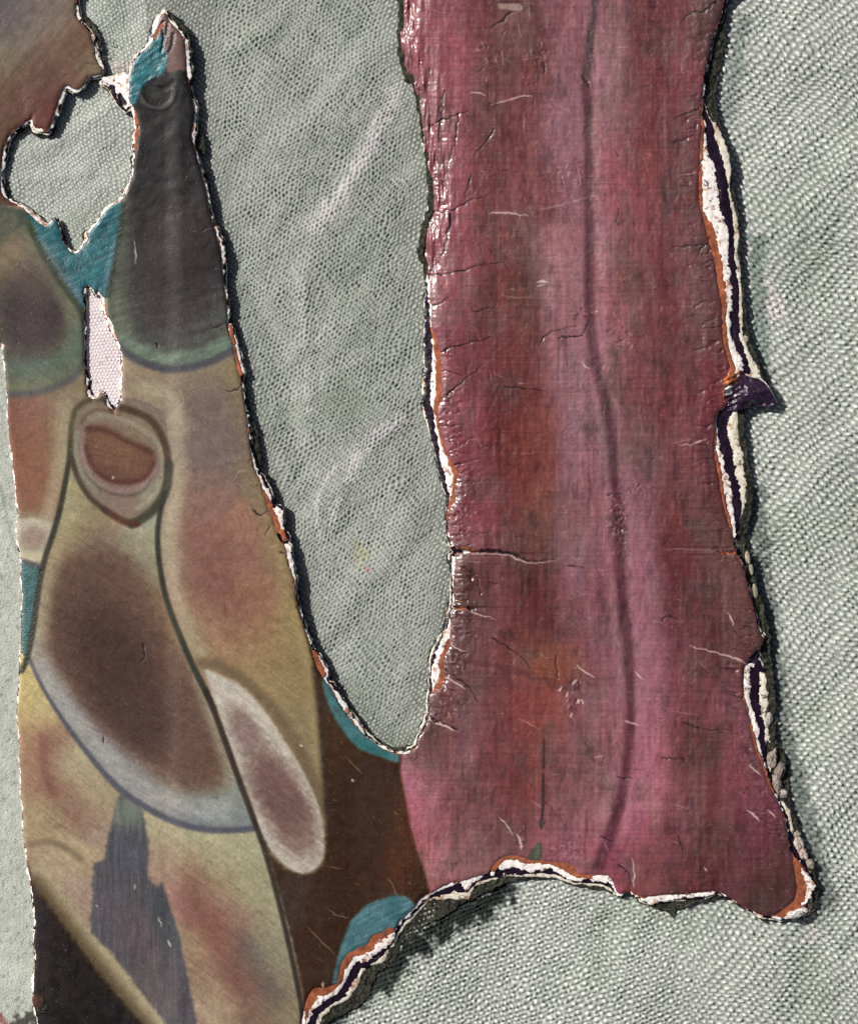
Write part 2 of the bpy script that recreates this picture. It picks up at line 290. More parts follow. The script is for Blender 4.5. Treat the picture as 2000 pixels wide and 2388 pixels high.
# calm edge on the far left, where the sheet lies tight against the smooth cloth
lz = left_zone > .5
O = np.where(lz, P0 - 1.0, O); lp = ss(975, 985, X) * (1 - ss(1080, 1090, X)) * ss(690, 720, Y) * (1 - ss(1700, 1760, Y)); Wh = Wh + lp * 4.5
Wh = np.where(lz, P0 - 1.2 - 2.5 * ex, Wh); Dk = np.where(lz, P0 - 4.5, Dk)
W2 = np.where(lz, P0 - 2.5, W2); Fe = np.where(lz, P0 - 5.2, Fe)
brk = ss(.10, .55, fbm(X, Y, 24, 371, 3)); brk2 = ss(.12, .55, fbm(X, Y, 30, 375, 3)); brk3 = ss(.1, .5, fbm(X, Y, 34, 379, 3))
brk2 = brk2 * (neck <= 0)
Wh = Wh + 2.0 * ss(1500, 1560, X) + 4 * ss(.0, .5, fbm(X, Y, 20, 387, 4, g=.7)) * ss(1200, 1300, X); W2 = W2 + 3 * ss(0, .5, fbm(X, Y, 18, 389, 4, g=.7)) * ss(1200, 1300, X)
W2 = W2 + brk3 * 5
O += RAG * 3.0 + RAG3 * 1.8 + brk * 3; Wh += -RAG * 3.4 + RAG3 * 2.4 + brk2 * 5 - 1.0 + ss(.4, .7, fbm(X, Y, 9, 383, 3)) * 6; Dk += fbm(X, Y, 10, 341, 3) * 2.6; W2 += fbm(X, Y, 12, 351, 3) * 2.2; Fe += fbm(X, Y, 13, 361, 3) * 5.0

# ------------------------------------------------------------------ the painting
# left part
COL[:] = c3((140, 120, 88))
def cpts(l, sx, sy, reg, al=1.0, streak=0.0):
    """interpolate noted colours between places inside a region"""
    x = X[reg] + WX[reg] * 1.5; y = Y[reg] + WY[reg] * 2
    num = np.zeros(x.shape + (3,), np.float32); den = np.zeros(x.shape, np.float32) + 1e-12
    for px, py, r, g, b_ in l:
        w = np.exp(-(((x - px) / sx) ** 2 + ((y - py) / sy) ** 2)) + 1e-9
        num += w[..., None] * c3((r, g, b_)); den += w
    v = num / den[..., None]
    COL[reg] = COL[reg] * (1 - al) + v * al
UL = (slice(0, int((520 + M) / G)), slice(0, int((330 + M) / G)))
cpts([(-40, -40, 92, 84, 86), (20, 30, 96, 86, 88), (90, 20, 108, 96, 90), (150, 10, 118, 100, 84), (120, 50, 134, 120, 106), (60, 90, 124, 112, 98),
      (10, 70, 100, 90, 88), (0, 130, 128, 122, 92), (40, 160, 110, 86, 68), (120, 110, 112, 78, 60), (180, 80, 112, 80, 58), (210, 140, 122, 100, 76),
      (100, 180, 100, 66, 54), (30, 210, 112, 80, 62), (150, 180, 118, 84, 66), (60, 240, 104, 66, 54), (110, 270, 110, 60, 52), (10, 290, 104, 72, 52),
      (-20, 350, 96, 70, 50), (10, 470, 90, 56, 40), (50, 490, 110, 70, 56)], 42, 42, UL)
u, v = rot(X, Y, -52); stk = fbm(u, v, 60, 701, 3, sy=7)
COL[UL] *= (1 + .10 * stk[UL])[..., None]
m_all = (slice(int((480 + M) / G), NY), slice(0, int((1010 + M) / G)))
cpts([(80, 1000, 138, 88, 62), (50, 1080, 150, 92, 62), (90, 1160, 142, 98, 72), (135, 1050, 138, 126, 98), (140, 960, 134, 118, 92), (30, 940, 120, 76, 62),
      (110, 1230, 140, 118, 90), (300, 900, 144, 126, 100), (400, 900, 140, 120, 98), (500, 890, 138, 120, 88), (430, 1000, 136, 114, 100), (500, 1020, 122, 104, 96),
      (545, 960, 130, 112, 80), (450, 1120, 138, 112, 98), (540, 1120, 120, 100, 92), (600, 1190, 138, 122, 84), (410, 1200, 150, 138, 112), (420, 1300, 142, 126, 100),
      (500, 1230, 148, 110, 92), (560, 1260, 150, 104, 86), (640, 1300, 142, 124, 82), (440, 1400, 146, 106, 86), (530, 1350, 138, 94, 78), (600, 1400, 148, 112, 84),
      (670, 1440, 140, 122, 78), (450, 1470, 152, 128, 92), (530, 1470, 150, 108, 84), (600, 1500, 146, 112, 80), (560, 1560, 156, 128, 92), (650, 1540, 150, 124, 80),
      (700, 1560, 132, 112, 74), (640, 1620, 150, 128, 86), (700, 1680, 138, 120, 84), (720, 1800, 134, 118, 84), (735, 1900, 130, 116, 90),
      (620, 1100, 132, 112, 80), (460, 860, 132, 118, 96)], 62, 62, m_all)
u, v = rot(X, Y, 38); stk2 = fbm(u, v, 70, 711, 4, sy=6) * .7 + vn(u, v, 46, 713, 2.6) * .35; u, v = rot(X, Y, -20); stk3 = fbm(u, v, 60, 721, 3, sy=6)
COL[m_all] *= (1 + .08 * stk2[m_all] + .04 * stk3[m_all])[..., None]
blob(480, 1000, 85, 120, 0, (116, 96, 92), .75); blob(520, 1290, 105, 180, -22, (136, 90, 76), .8); blob(562, 1225, 34, 60, -20, (168, 116, 92), .7); blob(490, 1160, 60, 60, 0, (132, 102, 92), .6); blob(590, 1390, 50, 80, -30, (146, 100, 76), .6)
blob(70, 1080, 46, 150, 0, (128, 78, 54), .7); blob(64, 960, 40, 50, 0, (132, 90, 74), .6)
mod_ = fbm(X, Y, 14, 715, 4, g=.75); fm_ = ss(360, 420, X) * (1 - ss(1500, 1620, Y)) * ss(900, 960, Y); COL[m_all] *= (1 + (.12 * mod_ * fm_)[m_all])[..., None]
# arcs of brushing in the field
for r0 in (30, 42, 54, 66, 80):
    stroke([(520 + r0 * math.cos(t), 1230 + r0 * 1.1 * math.sin(t)) for t in np.linspace(-.6, 1.6, 8)], 3, (110, 84, 76), .35, 4)
stroke([(480, 1170), (540, 1250), (580, 1350)], 26, (152, 108, 90), .4, 30)

TEAL = [(60, 500), (120, 480), (260, 440), (300, 440), (280, 560), (262, 640), (248, 700), (215, 720), (190, 715), (140, 650), (100, 590)]
b, d = fill(TEAL, (48, 108, 116), 4)
u, v = rot(X, Y, -25); tb = fbm(u, v, 40, 731, 4, sy=6) * .6 + fbm(X, Y, 14, 735, 3) * .5
def mod(b, d, k, soft=4): COL[b] *= (1 + k[b] * (1 - ss(-soft, soft, d)))[..., None]
mod(b, d, tb * .28)
stroke([(95, 570), (130, 628), (165, 670), (192, 705)], 16, (104, 134, 148), .7, 14)
stroke([(268, 560), (258, 620), (246, 680)], 12, (96, 128, 142), .6, 12)
HT[b] += (tb[b] * 1.3) * (1 - ss(-4, 4, d))
# dark disc on the left edge
fill([(-60, 480), (20, 482), (66, 500), (58, 545), (30, 590), (0, 606), (-60, 620)], (70, 80, 68), 7)
blob(15, 515, 34, 26, 0, (96, 98, 78), .8)
# left bell
BELL = [(64, 518), (98, 590), (140, 660), (188, 722), (198, 790), (194, 850), (160, 885), (100, 910), (40, 918), (-40, 905), (-80, 800), (-40, 640)]
b, d = fill(BELL, (104, 106, 82), 5)
blob(30, 610, 60, 70, 0, (122, 104, 78), .9)
blob(75, 735, 95, 115, 10, (72, 58, 60), 1.0)
stroke([(78, 570), (118, 650), (162, 716), (176, 780), (160, 840)], 22, (126, 128, 96), .5, 18)
blob(90, 640, 50, 70, 0, (98, 84, 74), .6)
stroke([(40, 860), (100, 855), (165, 830), (186, 780)], 34, (82, 104, 92), .65, 26)
mod(b, d, stk2 * .10 + tb * .06)
stroke([(66, 520), (98, 588), (140, 655), (184, 716), (198, 760)], 11, (60, 72, 56), .85, 7)
stroke([(198, 770), (200, 830), (180, 872), (140, 898), (90, 914), (40, 920), (0, 915)], 11, (72, 80, 84), .7, 9)
# dark cone
CONE = [(308, 150), (380, 120), (440, 150), (450, 240), (500, 400), (540, 560), (560, 700), (575, 800), (545, 815), (480, 848), (410, 864), (350, 856),
        (300, 830), (268, 785), (252, 735), (256, 680), (270, 600), (282, 520), (292, 430), (300, 340), (300, 240)]
b, d = fill(CONE, (84, 90, 80), 5)
cone = np.zeros(X.shape, np.float32); cone[b] = 1 - ss(-4, 4, d)
blob(400, 620, 125, 205, -4, (74, 66, 68), 1.0, cone)
blob(400, 460, 105, 200, -8, (66, 61, 62), 1.0, cone)
blob(385, 320, 95, 150, 0, (48, 46, 49), 1.0, cone)
blob(375, 190, 95, 100, 0, (33, 31, 34), 1.0, cone)
blob(450, 560, 80, 150, -8, (70, 60, 62), .8, cone)
stroke([(284, 470), (284, 600), (272, 700), (290, 770)], 26, (116, 124, 102), .65, 22, clip=cone)
stroke([(290, 795), (350, 828), (420, 838), (500, 815), (550, 780)], 24, (110, 130, 112), .8, 20, clip=cone)
mod(b, d, stk3 * .16 + GR * .10)
COL[b] *= (1 - .24 * cone[b] * (1 - ss(560, 800, Y[b])))[..., None]
blob(400, 560, 90, 90, 0, (62, 50, 50), .5, cone)
stroke([(290, 420), (282, 520), (268, 600), (252, 690)], 8, (52, 66, 54), .7, 6)
stroke([(262, 790), (300, 828), (350, 852), (410, 862), (480, 848), (550, 815), (585, 800)], 13, (76, 76, 86), .85, 8)
stroke([(328, 222), (345, 246), (378, 252), (402, 236), (408, 212)], 5, (82, 80, 76), .8, 6, dh=1.2)
stroke([(335, 195), (352, 205), (385, 206), (404, 192)], 6, (30, 28, 30), .8, 6, dh=-1.0)
blob(362, 222, 16, 10, 0, (64, 62, 60), .8)
stroke([(440, 260), (420, 240)], 3, (40, 38, 38), .6, 3)
# brown tip and teal leaf
fill([(374, 20), (392, 30), (440, 90), (438, 160), (415, 165), (390, 168), (384, 110), (368, 78), (362, 60)], (112, 82, 76), 4)
b, d = fill([(372, 78), (384, 100), (390, 140), (380, 172), (352, 184), (334, 200), (324, 222), (312, 244), (290, 240), (290, 180), (305, 140), (335, 110)], (44, 112, 122), 3)
u, v = rot(X, Y, -32); tb2 = fbm(u, v, 30, 741, 3, sy=5) * .8 + fbm(X, Y, 10, 745, 3) * .4; mod(b, d, tb2 * .45); HT[b] += tb2[b] * 1.8 * (1 - ss(-4, 4, d))
for q in ([(378, 62), (382, 90), (376, 120)], [(392, 55), (388, 80)], [(405, 80), (402, 105), (395, 120)], [(382, 50), (370, 70), (362, 90)]):
    stroke(q, 3.5, (34, 24, 24), .85, 2.5, dh=-3)
# cream knob and teal sliver, left edge
fill([(0, 1190), (60, 1196), (118, 1204), (138, 1230), (118, 1300), (60, 1312), (0, 1312)], (168, 158, 138), 6)
blob(78, 1255, 34, 30, 0, (138, 114, 100), .8)
blob(70, 1298, 46, 14, 0, (176, 168, 130), .7)
stroke([(30, 1204), (80, 1200), (125, 1212)], 12, (116, 94, 70), .7, 8)
b, d = fill([(20, 1308), (60, 1316), (98, 1326), (96, 1400), (84, 1480), (66, 1560), (20, 1590)], (56, 104, 104), 4)
mod(b, d, tb * .14)
stroke([(48, 1308), (75, 1316), (96, 1328)], 10, (72, 76, 84), .8, 6)
# lower left fan
LOW = [(66, 1540), (110, 1610), (160, 1690), (220, 1770), (290, 1845), (360, 1890), (440, 1920), (510, 1932), (590, 1925), (625, 1990), (660, 2110), (690, 2240), (712, 2390), (730, 2500),
       (-20, 2500), (-20, 1600)]
b, d = fill(LOW, (164, 148, 108), 4, n=3)
low = np.zeros(X.shape, np.float32); low[b] = 1 - ss(-3, 3, d)
rg = np.where(low > 0)
keep = COL.copy()
cpts([(62, 1580, 186, 166, 92), (70, 1640, 186, 160, 88), (60, 1700, 168, 130, 80), (100, 1660, 176, 160, 108), (110, 1730, 146, 96, 78), (90, 1800, 140, 88, 72), (160, 1780, 170, 158, 116),
      (65, 1800, 166, 132, 92), (150, 1850, 142, 94, 76), (200, 1840, 166, 150, 108), (110, 1900, 150, 130, 92), (180, 1910, 140, 98, 78), (230, 1880, 158, 130, 100), (80, 1930, 166, 140, 94), (70, 1990, 150, 122, 90),
      (220, 1960, 158, 132, 118), (150, 1990, 176, 156, 112), (200, 2000, 178, 152, 98), (120, 2030, 164, 136, 112), (180, 2060, 160, 132, 116), (200, 2130, 158, 128, 108), (250, 1850, 160, 146, 110),
      (140, 2120, 160, 136, 96), (220, 2200, 164, 146, 108), (100, 2090, 150, 128, 84), (300, 2290, 166, 148, 112), (380, 2380, 172, 156, 126),
      (370, 1920, 166, 156, 114), (450, 1960, 168, 164, 122), (560, 1960, 162, 156, 118), (380, 1990, 158, 130, 104), (370, 2040, 160, 128, 108), (430, 2010, 150, 118, 88), (500, 2010, 158, 152, 108),
      (450, 2070, 136, 84, 68), (400, 2090, 156, 108, 92), (520, 2080, 152, 130, 96), (600, 2060, 152, 148, 108), (490, 2140, 136, 80, 66), (560, 2150, 146, 108, 88), (630, 2150, 150, 144, 106),
      (430, 2200, 158, 128, 94), (530, 2210, 138, 82, 68), (600, 2220, 124, 116, 96), (660, 2250, 144, 136, 100), (470, 2270, 150, 118, 90), (570, 2290, 130, 82, 68), (640, 2300, 122, 106, 88),
      (500, 2350, 168, 140, 106), (600, 2370, 132, 100, 78), (670, 2370, 136, 124, 90), (470, 2380, 150, 118, 100)], 46, 46, rg)
COL[rg] *= (1 + .09 * stk2[rg] + .05 * GR[rg])[..., None]
stroke([(70, 1970), (110, 1962), (150, 1975), (190, 2005)], 10, (116, 92, 68), .6, 9, clip=low)
stroke([(100, 1720), (106, 1800), (125, 1850)], 16, (124, 66, 56), .5, 16, clip=low)
stroke([(560, 2190), (600, 2260), (640, 2330)], 30, (92, 82, 76), .35, 26, clip=low)
stroke([(430, 2330), (500, 2380), (520, 2400)], 14, (176, 150, 116), .5, 12)
for q in ([(88, 2052), (130, 2108), (190, 2190), (262, 2282), (340, 2370), (400, 2430)],):
    stroke([(x + 10, y - 12) for x, y in q], 34, (164, 146, 108), .75, 14)
GREY = [(288, 1850), (306, 1862), (326, 1880), (338, 1920), (346, 1975), (344, 2030), (350, 2050), (368, 2068), (378, 2060), (392, 2100), (408, 2150), (424, 2210), (440, 2290),
        (462, 2400), (470, 2480), (440, 2480), (384, 2385), (320, 2300), (262, 2225), (214, 2172), (216, 2100), (220, 2018), (243, 2002), (254, 1950), (266, 1900), (276, 1865)]
b, d = fill(GREY, (86, 84, 88), 7)
gm = np.zeros(X.shape, np.float32); gm[b] = 1 - ss(-3, 3, d)
blob(300, 1890, 50, 50, 0, (108, 118, 106), .9, gm)
blob(290, 1990, 60, 60, 0, (82, 84, 96), .8, gm)
blob(240, 2110, 50, 80, 0, (94, 88, 94), .8, gm)
blob(330, 2190, 70, 90, -30, (98, 82, 88), .8, gm)
blob(390, 2150, 40, 90, -15, (72, 78, 84), .8, gm)
blob(350, 2320, 60, 70, -30, (104, 92, 90), .8, gm)
blob(420, 2300, 40, 80, -15, (86, 78, 84), .7, gm)
vs = fbm(X, Y, 5, 751, 3, sy=60); mod(b, d, vs * .16)
# black-brown corner
CORN = [(60, 2040), (76, 2062), (112, 2110), (160, 2176), (216, 2250), (280, 2330), (350, 2410), (400, 2480), (20, 2480)]
b, d = fill(CORN, (36, 23, 6), 8)
stroke([(80, 2062), (160, 2172), (280, 2326), (400, 2470)], 30, (62, 42, 14), .6, 26)
blob(140, 2290, 60, 80, 0, (44, 36, 20), .8); blob(100, 2200, 40, 60, 0, (46, 24, 16), .7); blob(86, 2335, 14, 20, 0, (110, 50, 28), .8)
mod(b, d, vs * .3 + GR * .1)
# pale halos beside the outlines
for q, w_ in (([(404, 980), (420, 1080), (408, 1180), (392, 1250), (396, 1330), (416, 1400), (446, 1480), (478, 1550)], 26), ([(150, 950), (146, 1040), (134, 1120), (112, 1210)], 20), ([(340, 905), (400, 930), (430, 1000)], 22)):
    stroke(q, w_, (168, 158, 128), .55, 22)
stroke([(690, 1420), (716, 1560), (736, 1700), (746, 1850)], 16, (158, 138, 88), .5, 14)
# pear body
PEAR = [(168, 960), (166, 1030), (160, 1085), (151, 1135), (140, 1190), (124, 1245), (106, 1300), (92, 1360), (84, 1420), (75, 1480), (65, 1533), (100, 1602), (150, 1682), (210, 1762), (272, 1832), (340, 1882), (420, 1920),
        (500, 1934), (592, 1930), (560, 1830), (530, 1745), (500, 1650), (480, 1610), (450, 1552), (420, 1482), (391, 1405), (375, 1332), (368, 1262), (370, 1212), (386, 1150), (396, 1080), (388, 1010), (374, 960), (300, 930), (220, 928)]
b, d = fill(PEAR, (142, 130, 96), 4, n=3)
pear = np.zeros(X.shape, np.float32); pear[b] = 1 - ss(-3, 3, d)
rg = np.where(pear > 0)
cpts([(180, 1170, 156, 148, 108), (240, 1200, 142, 122, 92), (345, 1230, 152, 152, 126), (320, 1290, 140, 132, 100), (350, 1330, 142, 134, 106), (160, 1240, 142, 128, 90), (220, 1290, 116, 92, 82), (140, 1310, 152, 126, 88), (280, 1330, 112, 84, 76),
      (170, 1350, 116, 82, 74), (120, 1400, 142, 126, 98), (230, 1380, 92, 64, 62), (320, 1400, 118, 88, 74), (360, 1420, 140, 116, 82), (110, 1480, 138, 130, 108), (160, 1460, 112, 78, 66), (230, 1470, 88, 60, 58), (310, 1480, 90, 62, 58), (370, 1500, 132, 106, 70),
      (90, 1530, 146, 146, 134), (140, 1540, 124, 92, 76), (230, 1560, 84, 60, 56), (330, 1570, 92, 64, 60), (400, 1570, 138, 102, 70), (430, 1580, 140, 134, 108), (130, 1620, 144, 146, 136), (180, 1610, 124, 96, 80), (270, 1650, 84, 60, 58), (360, 1650, 92, 62, 60), (430, 1650, 130, 94, 66), (462, 1650, 138, 138, 112),
      (180, 1690, 140, 142, 136), (240, 1690, 128, 104, 92), (320, 1720, 100, 74, 66), (390, 1730, 96, 66, 58), (450, 1740, 122, 84, 60), (480, 1700, 132, 128, 104), (240, 1760, 136, 138, 136), (300, 1770, 138, 128, 116), (370, 1790, 120, 94, 76), (440, 1800, 118, 90, 68), (490, 1790, 118, 114, 84), (330, 1830, 134, 134, 132),
      (400, 1850, 138, 132, 124), (480, 1860, 128, 130, 120), (540, 1850, 130, 134, 124), (450, 1905, 110, 118, 122), (540, 1905, 118, 126, 124), (300, 1800, 132, 134, 136)], 50, 50, rg)
CORE = [(180, 1316), (240, 1296), (298, 1322), (338, 1380), (378, 1470), (424, 1560), (470, 1660), (500, 1760), (480, 1822), (400, 1806), (306, 1736), (225, 1650), (162, 1580), (128, 1500), (124, 1400), (142, 1330)]
fill([(x + (x - 280) * .16 + 6, y + (y - 1540) * .05) for x, y in CORE], (126, 100, 76), 30, .75)
fill([(280 + (x - 280) * 1.08, 1550 + (y - 1550) * 1.05) for x, y in CORE], (104, 76, 62), 32, .9); blob(270, 1560, 110, 210, -28, (80, 54, 46), .95, pear, p=.6)
stroke([(104, 1560), (150, 1640), (210, 1720), (280, 1794), (350, 1846), (430, 1880), (520, 1890)], 30, (160, 162, 158), .55, 26, clip=pear)
stroke([(388, 1300), (420, 1430), (462, 1560), (500, 1680), (545, 1810)], 22, (156, 154, 132), .5, 20, clip=pear); stroke([(160, 1180), (134, 1280), (108, 1380), (92, 1480)], 22, (162, 154, 118), .5, 20, clip=pear); blob(330, 1680, 60, 90, -40, (84, 58, 54), .8, pear)
u, v = rot(X, Y, 30); stk4 = fbm(u, v, 60, 761, 4, sy=6) * .7 + vn(u, v, 40, 763, 2.6) * .4; COL[rg] *= (1 + .09 * stk4[rg] + .04 * GR[rg])[..., None]
DK = (54, 56, 44)
stroke([(300, 1290), (295, 1310)], 2, (80, 60, 50), .5, 2)
stroke([(68, 1535), (100, 1603), (150, 1683), (210, 1763), (272, 1833), (340, 1883), (420, 1921), (500, 1936), (590, 1932)], [4, 6, 9, 12, 12, 12, 12], (84, 84, 98), .9, 6)
stroke([(166, 1030), (160, 1085), (151, 1135), (140, 1190), (124, 1245), (106, 1300), (92, 1360), (84, 1420), (75, 1480), (62, 1540), (50, 1565)], [8, 10, 11, 11, 12, 11, 11], DK, .92, 5)
# loop
LOOP = [(172, 960), (190, 932), (230, 928), (300, 948), (350, 972), (386, 1010), (398, 1070), (392, 1135), (368, 1185), (335, 1212), (300, 1222), (262, 1200), (215, 1165), (185, 1120), (168, 1070)]
b, d = fill(LOOP, (126, 110, 90), 5)
lm = np.zeros(X.shape, np.float32); lm[b] = 1 - ss(-3, 3, d)
blob(280, 1180, 70, 30, 5, (136, 112, 98), .8, lm); blob(225, 970, 40, 26, 20, (128, 112, 92), .7, lm); blob(350, 1130, 30, 50, 0, (144, 140, 118), .7, lm)
fill([(196, 990), (230, 985), (300, 1005), (350, 1040), (372, 1070), (366, 1115), (335, 1145), (285, 1152), (235, 1135), (203, 1090), (192, 1040)], (134, 106, 100), 7, .6)
fill([(198, 1000), (240, 990), (300, 1008), (350, 1045), (364, 1066), (352, 1105), (318, 1128), (270, 1130), (228, 1108), (204, 1060)], (112, 76, 58), 8)
blob(265, 1050, 60, 32, 20, (128, 94, 64), .7, lm); blob(310, 1090, 40, 20, 0, (122, 92, 62), .5, lm)
stroke([(204, 1000), (250, 1005), (300, 1030), (352, 1055)], 8, (82, 46, 32), .6, 7)
stroke([(200, 1040), (215, 1085), (248, 1115), (290, 1124), (335, 1116), (358, 1080)], 8, (96, 48, 42), .7, 6)
blob(300, 1000, 60, 24, 25, (130, 112, 88), .8, lm)
stroke([(190, 1090), (215, 1125), (255, 1148), (290, 1156), (330, 1148), (352, 1118)], 4, (88, 82, 72), .6, 5)
stroke([(180, 1010), (178, 1060), (196, 1110), (225, 1145)], 8, (140, 142, 126), .6, 6)
for kk in range(7):
    stroke([(206 + kk * 3, 1022 + kk * 8), (250 + kk * 6, 1036 + kk * 8), (300 + kk * 5, 1058 + kk * 6), (344, 1072 + kk * 5)], 3, (96, 54, 40) if kk % 2 else (136, 100, 74), .25, 6, wob=4)
stroke([(196, 1010), (192, 1050), (206, 1100), (240, 1134), (286, 1144), (334, 1134), (362, 1096)], 6, (150, 118, 112), .5, 5)
stroke([(210, 975), (250, 968), (300, 984), (350, 1014), (374, 1044)], 8, (150, 142, 116), .6, 8); stroke([(376, 1050), (380, 1100), (362, 1150), (320, 1185)], 8, (158, 152, 126), .55, 8)
stroke([(190, 985), (205, 965), (235, 955), (280, 968)], 5, (104, 78, 60), .6, 5)
stroke([(186, 1000), (190, 1060), (200, 1095)], 4, (138, 112, 108), .5, 5)
stroke([(166, 1070), (166, 1000), (178, 955), (205, 935), (240, 932), (285, 948)], 9, (84, 74, 52), .85, 6)
stroke([(262, 950), (300, 955), (345, 975), (372, 1005), (388, 1045), (394, 1090)], 13, (78, 58, 40), .9, 7)
stroke([(394, 1085), (388, 1140), (366, 1180), (335, 1208), (308, 1222)], 18, (66, 66, 48), .9, 7)
stroke([(318, 1222), (285, 1214), (245, 1190)], 12, (92, 50, 32), .9, 7)
stroke([(250, 1192), (210, 1160), (182, 1115), (168, 1070)], 9, (72, 62, 48), .9, 6)
stroke([(386, 1150), (372, 1205), (368, 1262), (375, 1332), (391, 1405), (420, 1482), (450, 1552), (480, 1612), (500, 1652)], [9, 10, 10, 11, 12, 12], DK, .92, 5)
# lobe
LOBE = [(478, 1562), (510, 1572), (560, 1598), (612, 1650), (660, 1722), (702, 1790), (738, 1866), (754, 1930), (757, 1985), (738, 2024), (706, 2036), (672, 2022), (632, 1982), (604, 1930), (588, 1876), (556, 1790), (520, 1690), (492, 1610)]
stroke([(470, 1545), (520, 1556), (580, 1596), (640, 1660), (690, 1735), (730, 1820), (752, 1880)], 20, (112, 92, 66), .8, 16)
b, d = fill(LOBE, (176, 168, 152), 5)
lb = np.zeros(X.shape, np.float32); lb[b] = 1 - ss(-3, 3, d)
blob(655, 1860, 150, 62, 62, (116, 86, 78), 1.0, lb); blob(570, 1700, 70, 34, 60, (134, 108, 100), .9, lb); blob(690, 1950, 44, 40, 60, (130, 100, 90), .7, lb)
mod(b, d, stk2 * .10 + GR * .06)
# brown field
BRN = [(690, 1390), (712, 1470), (728, 1540), (742, 1640), (750, 1740), (757, 1850), (759, 1980), (748, 2020), (712, 2040), (672, 2030), (632, 1992), (618, 1962), (640, 2040), (664, 2120), (690, 2230), (708, 2330), (716, 2400), (720, 2500),
       (1010, 2500), (1008, 2090), (990, 2030), (968, 1960), (950, 1880), (938, 1800), (940, 1740), (900, 1600), (760, 1400)]
b, d = fill(BRN, (70, 43, 20), 7, n=3)
bm = np.zeros(X.shape, np.float32); bm[b] = 1 - ss(-3, 3, d)
blob(800, 1650, 70, 160, 0, (80, 54, 30), .8, bm); blob(940, 1950, 46, 150, 8, (94, 52, 26), .8, bm); blob(680, 2110, 40, 120, 15, (72, 56, 48), .8, bm); blob(800, 2300, 60, 80, 0, (70, 54, 42), .6, bm); blob(860, 1900, 80, 110, 0, (70, 46, 26), .6, bm)
stroke([(735, 1560), (748, 1680), (756, 1800), (764, 1900)], 12, (58, 44, 36), .55, 12)
mod(b, d, GR * .08 + vs * .06)
stroke([(480, 1610), (508, 1680), (535, 1755), (562, 1830), (590, 1905), (620, 1990), (650, 2100), (678, 2220), (700, 2330), (712, 2420)], [10, 11, 11, 10, 9, 9], (58, 46, 40), .9, 5)
stroke([(740, 1545), (752, 1580), (765, 1640), (792, 1692), (832, 1742), (890, 1762)], 2, (40, 60, 60), .5, 5)
b, d = fill([(752, 1576), (764, 1640), (790, 1690), (830, 1740), (880, 1762), (930, 1775), (900, 1700), (830, 1620), (780, 1570)], (70, 118, 122), 5); mod(b, d, tb * .12)
stroke([(830, 1722), (870, 1748), (900, 1758)], 14, (40, 108, 108), .7, 9)
b, d = fill([(780, 2320), (784, 2250), (800, 2190), (824, 2140), (864, 2106), (920, 2090), (955, 2096), (980, 2140), (960, 2220), (860, 2330)], (76, 120, 128), 5)
mod(b, d, tb * .2); HT[b] += tb[b] * 1.6 * (1 - ss(-4, 4, d)); stroke([(920, 2100), (918, 2130), (940, 2150)], 22, (52, 108, 112), .6, 14)
